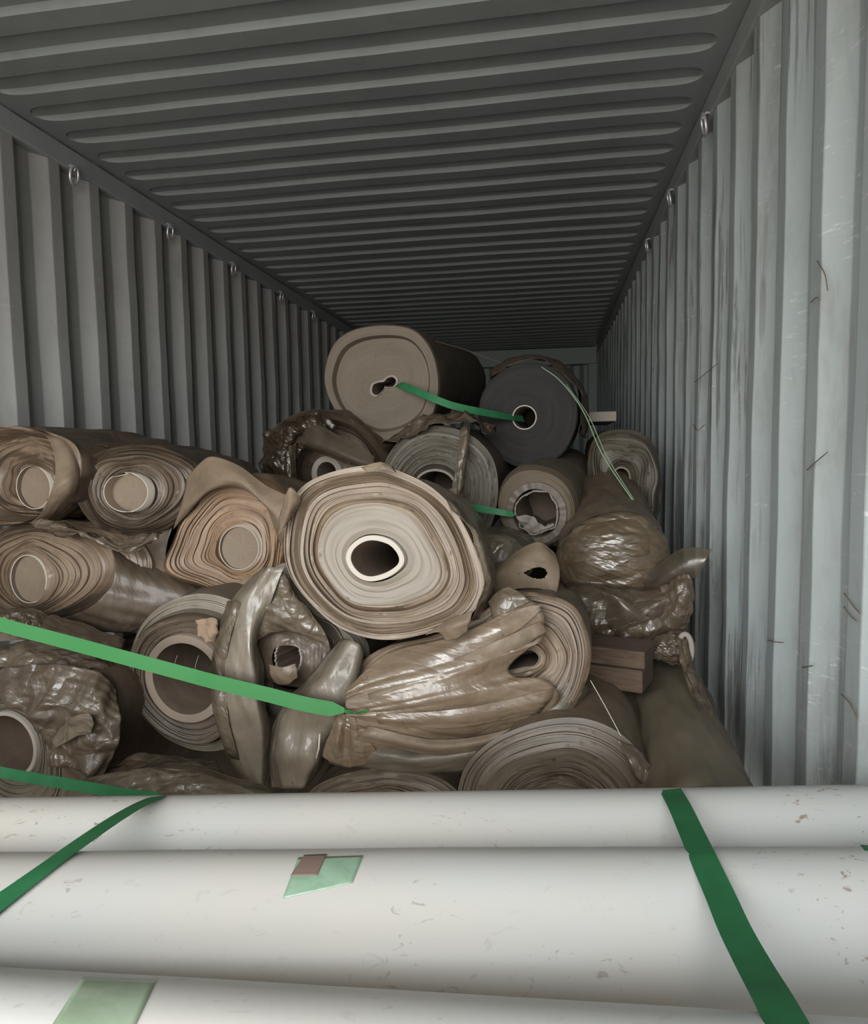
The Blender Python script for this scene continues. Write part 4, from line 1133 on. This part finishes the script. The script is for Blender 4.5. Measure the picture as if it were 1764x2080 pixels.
def pleats():
    """Film gathered from the fold's right end to the knot at the left: pleats meet at the knot."""
    knot = at(700, 1442, 1.405)
    top = [(1075, 1215, 1.49), (1100, 1238, 1.48), (1105, 1275, 1.475), (1098, 1300, 1.47), (1075, 1315, 1.465), (1035, 1352, 1.46), (1045, 1372, 1.465), (1090, 1375, 1.465), (1120, 1390, 1.47), (1135, 1415, 1.475), (1110, 1445, 1.48), (1060, 1475, 1.485)]
    mid = [(930, 1288, 1.455), (930, 1308, 1.44), (925, 1330, 1.43), (920, 1350, 1.42), (915, 1368, 1.415), (905, 1388, 1.41), (905, 1405, 1.408), (910, 1425, 1.41), (915, 1445, 1.415), (915, 1468, 1.42), (900, 1490, 1.43), (885, 1515, 1.445)]
    near = [(790, 1325, 1.455), (782, 1350, 1.435), (778, 1372, 1.42), (775, 1390, 1.41), (772, 1405, 1.405), (770, 1420, 1.402), (770, 1432, 1.40), (770, 1445, 1.40), (772, 1460, 1.402), (775, 1478, 1.41), (775, 1500, 1.42), (770, 1528, 1.44)]
    knotrow = [(703, 1400 + 7 * i, 1.415 - 0.01 * math.sin(math.pi * i / 11)) for i in range(12)]
    G = [top, mid, near, knotrow]
    nu, nv = 60, 90
    rows = np.array([catmull([at(*q) for q in r], nv) for r in G])
    S = np.array([catmull(rows[:, j], nu) for j in range(nv)]).transpose(1, 0, 2)
    V = []
    for i in range(nu):
        s = i / (nu - 1)
        for j in range(nv):
            t = j / (nv - 1)
            p = S[i, j]
            pl_ = (0.0045 * s * abs(math.sin(math.pi * 6 * t + 4 * noise.noise(Vector((t * 5, s * 1.2, 1))))) + 0.006 * ridged((t * 2.2, s * 0.55, 0.3), (2.2, 2.2, 1), 4.0) * (1 - 0.6 * s) + 0.010 * noise.noise(Vector((t * 5, s * 1.6, 5))) * (1 - s))
            V.append(np.array(R.inv @ Vector(p - FWD * (pl_ + 0.006))))
    F = [(i * nv + j, (i + 1) * nv + j, (i + 1) * nv + j + 1, i * nv + j + 1) for i in range(nu - 1) for j in range(nv - 1)]
    o = mesh_obj('gathered_film', V, F, FILM_PLEAT, R.root)
    md = o.modifiers.new('thick', 'SOLIDIFY'); md.thickness = 0.001; md.offset = 0


pleats()
R.sheet('pointed_flap', [[(965, 1285, 1.46), (1010, 1262, 1.455), (1060, 1235, 1.45), (1102, 1228, 1.45)], [(985, 1292, 1.45), (1025, 1275, 1.445), (1065, 1252, 1.445), (1098, 1234, 1.45)], [(1015, 1298, 1.45), (1045, 1285, 1.445), (1075, 1262, 1.445), (1100, 1238, 1.45)]], FILM_TAN, crumple=0.003, nu=14, nv=24, seed=2)
R.sheet('upper_flap', [[(990, 1222, 1.5), (1015, 1200, 1.49), (1035, 1192, 1.49)], [(998, 1240, 1.48), (1030, 1215, 1.47), (1060, 1205, 1.475)], [(1000, 1262, 1.475), (1040, 1240, 1.465), (1080, 1222, 1.47)]], FILM_CLEAR, crumple=0.004, nu=16, nv=18, seed=3)
R.sheet('lower_skirt', [[(690, 1490, 1.45), (745, 1508, 1.43), (850, 1520, 1.43), (980, 1498, 1.45), (1100, 1440, 1.47), (1168, 1370, 1.50)], [(680, 1512, 1.45), (735, 1530, 1.42), (850, 1545, 1.41), (985, 1525, 1.43), (1112, 1468, 1.455), (1186, 1385, 1.49)], [(668, 1538, 1.46), (728, 1558, 1.44), (855, 1572, 1.435), (988, 1556, 1.455), (1122, 1495, 1.475), (1197, 1400, 1.51)], [(668, 1550, 1.50), (728, 1568, 1.50), (855, 1578, 1.50), (988, 1562, 1.52), (1122, 1502, 1.54), (1199, 1404, 1.56)]], SKIN_GREY, crumple=0.010, scale=(5, 5, 16), nu=44, nv=70, seed=4)
R.sheet('gathered_end', [[(690, 1446, 1.41), (697, 1450, 1.402), (704, 1452, 1.398), (712, 1455, 1.396), (722, 1458, 1.395)], [(672, 1480, 1.425), (688, 1490, 1.408), (702, 1494, 1.418), (722, 1498, 1.402), (742, 1492, 1.405)], [(660, 1510, 1.435), (680, 1524, 1.415), (702, 1530, 1.43), (728, 1532, 1.41), (760, 1520, 1.415)], [(656, 1536, 1.45), (682, 1552, 1.435), (706, 1556, 1.445), (738, 1554, 1.43), (780, 1540, 1.435)]], FILM_PLEAT, crumple=0.006, scale=(22, 8, 6), nu=50, nv=60, seed=19)
for k_, (g_, m_) in enumerate((
        ([[(1098, 1262, 1.45), (980, 1315, 1.43), (860, 1362, 1.41), (748, 1408, 1.395)], [(1108, 1282, 1.447), (985, 1330, 1.424), (862, 1374, 1.403), (748, 1414, 1.39)], [(1085, 1302, 1.445), (985, 1345, 1.42), (865, 1384, 1.40), (750, 1420, 1.39)]], FILM_TAN),
        ([[(1125, 1398, 1.455), (1000, 1428, 1.42), (880, 1445, 1.395), (765, 1450, 1.385)], [(1120, 1420, 1.45), (1000, 1448, 1.415), (880, 1462, 1.39), (765, 1460, 1.38)], [(1095, 1448, 1.455), (990, 1470, 1.42), (885, 1480, 1.395), (770, 1470, 1.385)]], FILM_PLEAT),
        ([[(1120, 1452, 1.46), (1000, 1490, 1.43), (880, 1502, 1.41), (750, 1475, 1.395)], [(1100, 1468, 1.455), (990, 1505, 1.42), (870, 1518, 1.40), (735, 1490, 1.39)], [(1070, 1490, 1.46), (970, 1522, 1.43), (860, 1532, 1.41), (725, 1500, 1.40)]], FILM_TAN))):
    R.sheet('film_layer', g_, m_, crumple=0.005, scale=(6, 6, 14), nu=20, nv=50, seed=30 + k_)

# flat rolls at the bottom
R = Roll('film_roll', (1130, 1625, 1.38), 3, -1, 'flattened tan roll with spiral layers, low at the right, partly behind the far white roll')
ro = R.outline([(1338, 1620), (1320, 1560), (1265, 1500), (1200, 1470), (1140, 1466), (1070, 1480), (1000, 1510), (950, 1555), (928, 1610), (925, 1690), (970, 1740), (1100, 1760), (1240, 1750), (1320, 1700)])
rc = R.outline([(1190, 1625), (1170, 1612), (1130, 1608), (1090, 1615), (1075, 1630), (1095, 1642), (1140, 1645), (1180, 1638)])
R.film(rc, ro, [(0, 0.02), (0.6, 0.0), (0.85, 0.012), (1, 0.02)], 0.5, [GREY_FACE, SKIN_TAN], layers=40, amp=0.006, wav=0.015, skin_noise=0.008)
R.core(rc, R.ell(4), [CORE_CARD, CORE_IN], out=-0.01, depth=0.2, part='squashed_core')
R.sheet('frayed_edge', [[(1255, 1500, 1.38), (1300, 1525, 1.38), (1340, 1570, 1.37)], [(1275, 1540, 1.36), (1320, 1555, 1.355), (1352, 1590, 1.35)], [(1300, 1590, 1.35), (1335, 1600, 1.345), (1360, 1625, 1.34)]], FILM_BROWN, crumple=0.012, scale=(16, 16, 16), nu=20, nv=20, seed=2)

R = Roll('film_roll', (780, 1655, 1.42), 2, -1, 'low flat grey-brown roll at the bottom middle, under the gathered glossy roll')
ro = R.outline([(940, 1650), (915, 1605), (860, 1578), (790, 1568), (720, 1575), (660, 1592), (620, 1620), (612, 1670), (660, 1720), (780, 1735), (890, 1720)])
rc = R.outline([(830, 1655), (810, 1645), (780, 1642), (740, 1650), (735, 1660), (780, 1668), (815, 1666)])
R.film(rc, ro, [(0, 0.02), (0.7, 0.0), (1, 0.02)], 0.5, [GREY_FACE, SKIN_BROWN], layers=26, amp=0.005, wav=0.02)
R.core(rc, R.ell(3), [CORE_CARD, CORE_IN], out=-0.01, depth=0.2, part='squashed_core')

# left bottom: grey-green roll, draped film, crumples
R = Roll('film_roll', (22, 1512, 1.45), 4, 1, 'grey-green roll with a dark open core at the bottom left corner')
ro = R.outline([(118, 1520), (105, 1460), (65, 1425), (10, 1415), (-60, 1430), (-110, 1500), (-100, 1580), (-50, 1650), (10, 1690), (70, 1690), (120, 1640), (128, 1580)])
R.film(R.ell(56, 58), ro, [(0, 0.0), (0.5, 0.006), (1, 0.02)], 0.6, [GREY_GREEN, SKIN_GREY], layers=26, amp=0.004, wav=0.02)
R.core(R.ell(56, 58), R.ell(7), [CORE_PALE, CORE_IN], out=0.008, depth=0.4)

R = Roll('film_bundle', (140, 1480, 1.50), 4, 0, 'crumpled brown film draped beside the grey-green corner roll, under the dark sheets', 'bundle')
R.lump([(0, 1400), (30, 1355), (110, 1345), (200, 1360), (240, 1410), (246, 1475), (225, 1540), (205, 1600), (180, 1660), (110, 1680), (95, 1600), (105, 1500), (60, 1430)], 0.05, 0.4, SKIN_BROWN, crease=0.012, cscale=(9, 9, 6), c=(165, 1480), seed=5, dome=0.6)
R.sheet('draped_film', [[(-20, 1365, 1.45), (50, 1350, 1.44), (120, 1350, 1.44), (200, 1365, 1.45), (240, 1400, 1.47)], [(-20, 1400, 1.42), (45, 1400, 1.41), (110, 1405, 1.41), (185, 1410, 1.42), (246, 1450, 1.44)], [(10, 1430, 1.41), (60, 1442, 1.40), (120, 1440, 1.39), (190, 1460, 1.40), (244, 1495, 1.43)], [(80, 1480, 1.42), (95, 1500, 1.41), (140, 1500, 1.41), (190, 1510, 1.40), (232, 1535, 1.43)], [(98, 1560, 1.42), (110, 1560, 1.41), (140, 1565, 1.41), (175, 1575, 1.40), (205, 1590, 1.42)]], FILM_BROWN, crumple=0.022, scale=(10, 10, 7), nu=60, nv=60, seed=21)
R.sheet('film_fold', [[(120, 1480, 1.40), (150, 1455, 1.38), (180, 1450, 1.375), (192, 1470, 1.37)], [(108, 1505, 1.40), (140, 1480, 1.385), (165, 1475, 1.38), (185, 1482, 1.375)], [(105, 1525, 1.40), (130, 1510, 1.38), (155, 1495, 1.37), (180, 1490, 1.37)]], FILM_CLEAR, crumple=0.006, nu=20, nv=24, seed=22)

for lab, grid, m_, cr, sd in (
    ('dark brown film sheet swagged below the chipped-core roll at the left',
     [[(-20, 1240, 1.62), (50, 1235, 1.60), (130, 1255, 1.6), (220, 1285, 1.6), (255, 1300, 1.62)], [(-20, 1275, 1.57), (50, 1270, 1.55), (130, 1290, 1.55), (200, 1305, 1.56), (250, 1315, 1.6)], [(-20, 1305, 1.56), (50, 1300, 1.54), (130, 1310, 1.54), (200, 1325, 1.55), (248, 1335, 1.6)]], SKIN_BROWN, 0.02, 31),
    ('rumpled dark film layer lying on the draped bundle at the left edge',
     [[(-20, 1305, 1.56), (60, 1302, 1.55), (130, 1312, 1.55), (200, 1322, 1.56), (246, 1330, 1.58)], [(-20, 1335, 1.50), (60, 1325, 1.49), (130, 1335, 1.49), (195, 1340, 1.51), (243, 1350, 1.55)], [(-20, 1355, 1.48), (55, 1352, 1.46), (125, 1362, 1.46), (190, 1355, 1.49), (240, 1365, 1.53)]], FILM_BROWN, 0.02, 33)):
    sh = sheet('film_sheet', grid, m_, crumple=cr, scale=(9, 9, 14), nu=36, nv=60, seed=sd)
    props(sh, lab, 'film')
R = Roll('film_bundle', (35, 1262, 1.56), 0, 0, 'small knot of torn shiny film behind the green strap at the left edge', 'bundle')
R.lump([(5, 1262), (20, 1245), (45, 1243), (72, 1255), (85, 1275), (60, 1290), (25, 1285)], 0.03, 0.05, FILM_CLEAR, crease=0.012, cscale=(24, 24, 24), c=(42, 1266), seed=3)

R = Roll('film_bundle', (340, 1600, 1.30), 2, -14, 'crumpled shiny film heap along the back of the white rolls at the left', 'bundle')
R.lump([(125, 1625), (150, 1592), (230, 1570), (320, 1560), (400, 1568), (470, 1592), (552, 1610), (545, 1645), (480, 1680), (340, 1700), (200, 1690), (130, 1660)], 0.05, 0.07, FILM_CLEAR, crease=0.007, cscale=(6, 10, 20), c=(340, 1625), seed=8, dome=0.6, nr=60)
R.sheet('thin_layers', [[(215, 1550, 1.5), (300, 1528, 1.5), (370, 1533, 1.5), (440, 1545, 1.5)], [(190, 1580, 1.42), (290, 1560, 1.42), (380, 1560, 1.42), (450, 1572, 1.42)], [(140, 1615, 1.33), (280, 1605, 1.33), (400, 1605, 1.33), (480, 1612, 1.33)]], FILM_BROWN, crumple=0.014, scale=(6, 6, 18), nu=40, nv=60, seed=9)

# ------------------------------------------------------------------ straps and strings in the pile
ribbon('strap', [at(-330, 1165, 1.42), at(-60, 1246, 1.37), at(0, 1268, 1.37), at(120, 1300, 1.38), at(250, 1335, 1.38), at(380, 1370, 1.385), at(440, 1386, 1.38), at(540, 1410, 1.375), at(610, 1428, 1.37), at(660, 1438, 1.375), at(700, 1443, 1.38)], 0.031, STRAP_L, 'bright green strap stretched across the left of the pile to the gathered glossy roll', wid=[(0, 1), (0.93, 1), (1, 0.35)])
ribbon('strap_knot', [at(694, 1443, 1.383), at(712, 1446, 1.375), at(728, 1448, 1.378), at(748, 1442, 1.385)], 0.012, STRAP_L, 'knotted end of the bright green strap on the glossy roll', wid=[(0, 0.5), (0.4, 1), (1, 0.4)], twist=[(0, 0), (0.5, 80), (1, 20)])
ribbon('strap', [at(-300, 1500, 1.26), at(-60, 1553, 1.22), at(0, 1568, 1.22), at(100, 1586, 1.21), at(200, 1603, 1.19), at(260, 1614, 1.165), at(322, 1622, 1.14)], 0.022, STRAP, 'green strap low at the left, running down behind the white rolls')
ribbon('strap', [at(806, 780, 2.52), at(820, 784, 2.46), at(870, 805, 2.4), at(920, 824, 2.4), at(975, 836, 2.44), at(1030, 846, 2.55), at(1064, 851, 2.68)], 0.026, STRAP, 'green strap joining the cores of the big tan top roll and the black roll')
ribbon('strap', [at(925, 1020, 2.19), at(945, 1028, 2.18), at(985, 1035, 2.16), at(1020, 1041, 2.15), at(1045, 1046, 2.16)], 0.026, STRAP, 'short green strap ending at the torn-core brown roll', wid=[(0, 1), (0.9, 0.7), (1, 0.4)])


def string(label, paths, r, mat, group=None, name='string'):
    V, F = [], []
    for p in paths:
        v_, f_ = tube_geo(catmull([at(*q) for q in p], 24), r, 5)
        b_ = len(V)
        V += v_; F += [tuple(b_ + i for i in q) for q in f_]
    o = mesh_obj(name, V, F, mat)
    return props(o, label, 'string', group)


string('pale green string slanting down from the black roll past the olive roll at the right', [[(1100, 745, 2.55), (1140, 775, 2.5), (1185, 835, 2.45), (1225, 925, 2.35), (1290, 1022, 2.25)]], 0.0022, STRING)
string('second pale green string beside the first, right of the black roll', [[(1150, 780, 2.56), (1196, 845, 2.46), (1235, 930, 2.36), (1298, 1030, 2.26)]], 0.0018, STRING)
string('thin pale thread from the flattened glossy roll down to the low tan roll', [[(1200, 1382, 1.46), (1230, 1435, 1.42), (1262, 1495, 1.38)]], 0.0010, THREAD, name='thread')
string('thin dark thread stretched behind the top tan roll towards the black roll', [[(885, 693, 2.7), (950, 712, 2.75), (1020, 738, 2.8)]], 0.0012, STRAW, name='thread')

# ------------------------------------------------------------------ lashing rings under the rails, straw on the wall
def lashing_ring(x, y, label, group):
    c = np.array([x, y, CEIL - 0.095])
    root = empty('lashing_ring', c)
    props(root, label, 'ring', group)
    sx = -1 if x < 0 else 1
    pts = [(-sx * 0.012 * math.sin(t), 0.026 * math.cos(t), -0.026 + 0.026 * math.sin(t) - 0.006) for t in np.linspace(0, 2 * math.pi, 18, endpoint=False)]
    V, F = tube_geo([(-sx * 0.014 - sx * 0.006 * math.sin(t), 0.022 * math.cos(t), -0.012 + 0.032 * math.sin(t)) for t in np.linspace(0, 2 * math.pi, 20, endpoint=False)], 0.0052, 8, closed=True)
    mesh_obj('ring', V, F, RING, root)
    V, F = tube_geo([(sx * 0.02, 0, 0.02), (-sx * 0.008, 0, 0.024), (-sx * 0.02, 0, 0.012), (-sx * 0.012, 0, 0.0)], 0.005, 8)
    mesh_obj('bracket', V, F, RING, root)


def rail_y(u, v, x):
    d = ray(u, v)
    return d[1] * (x - CAM[0]) / d[0]


for x, lst in ((-1.125, (((143, 345), 'steel lashing ring under the left rail, nearest the camera'), ((340, 467), 'steel lashing ring under the left rail, second from the camera'), ((470, 546), 'steel lashing ring under the left rail, third from the camera'), ((568, 607), 'steel lashing ring under the left rail, fourth from the camera'), ((634, 648), 'steel lashing ring under the left rail, fifth from the camera'))),
               (1.125, (((1440, 236), 'steel lashing ring under the right rail, nearest the camera'), ((1367, 393), 'steel lashing ring under the right rail, second from the camera'), ((1320, 488), 'steel lashing ring under the right rail, third from the camera')))):
    for (u, v), lab in lst:
        lashing_ring(x, rail_y(u, v, x), lab, 'lashing rings along the rails')

for i, path in enumerate([[(1716, 1205), (1732, 1228), (1748, 1246)], [(1715, 1232), (1728, 1250), (1742, 1262)], [(1710, 1410), (1728, 1430), (1742, 1460)], [(1630, 1356), (1642, 1354), (1652, 1352)], [(1560, 1300), (1575, 1304), (1592, 1305)], [(1412, 776), (1432, 760), (1458, 738)], [(1661, 530), (1676, 556), (1682, 590)], [(1648, 614), (1656, 606), (1664, 604)], [(1640, 955), (1650, 945), (1682, 918)], [(1408, 862), (1418, 874), (1432, 862)]]):
    ys = [rail_y(u, v, 1.128) for u, v in path]
    v_, f_ = tube_geo(catmull([at(u, v, y) for (u, v), y in zip(path, ys)], 10), 0.0011, 5)
    o = mesh_obj('straw_fibre', v_, f_, STRAW)
    props(o, 'thin dark straw fibre stuck to the grey right wall', 'straw', 'straw fibres stuck to the right wall')
v_, f_ = boxmesh(-0.06, 0.06, -0.2, 0.2, -0.02, 0.02)
o = mesh_obj('pale_board', v_, f_, CORE_PALE, smooth=False)
bevel(o, 0.003)
o.location = Vector(at(1215, 851, 3.1))
props(o, 'small pale board end far back, right of the black roll', 'board')
#@@END
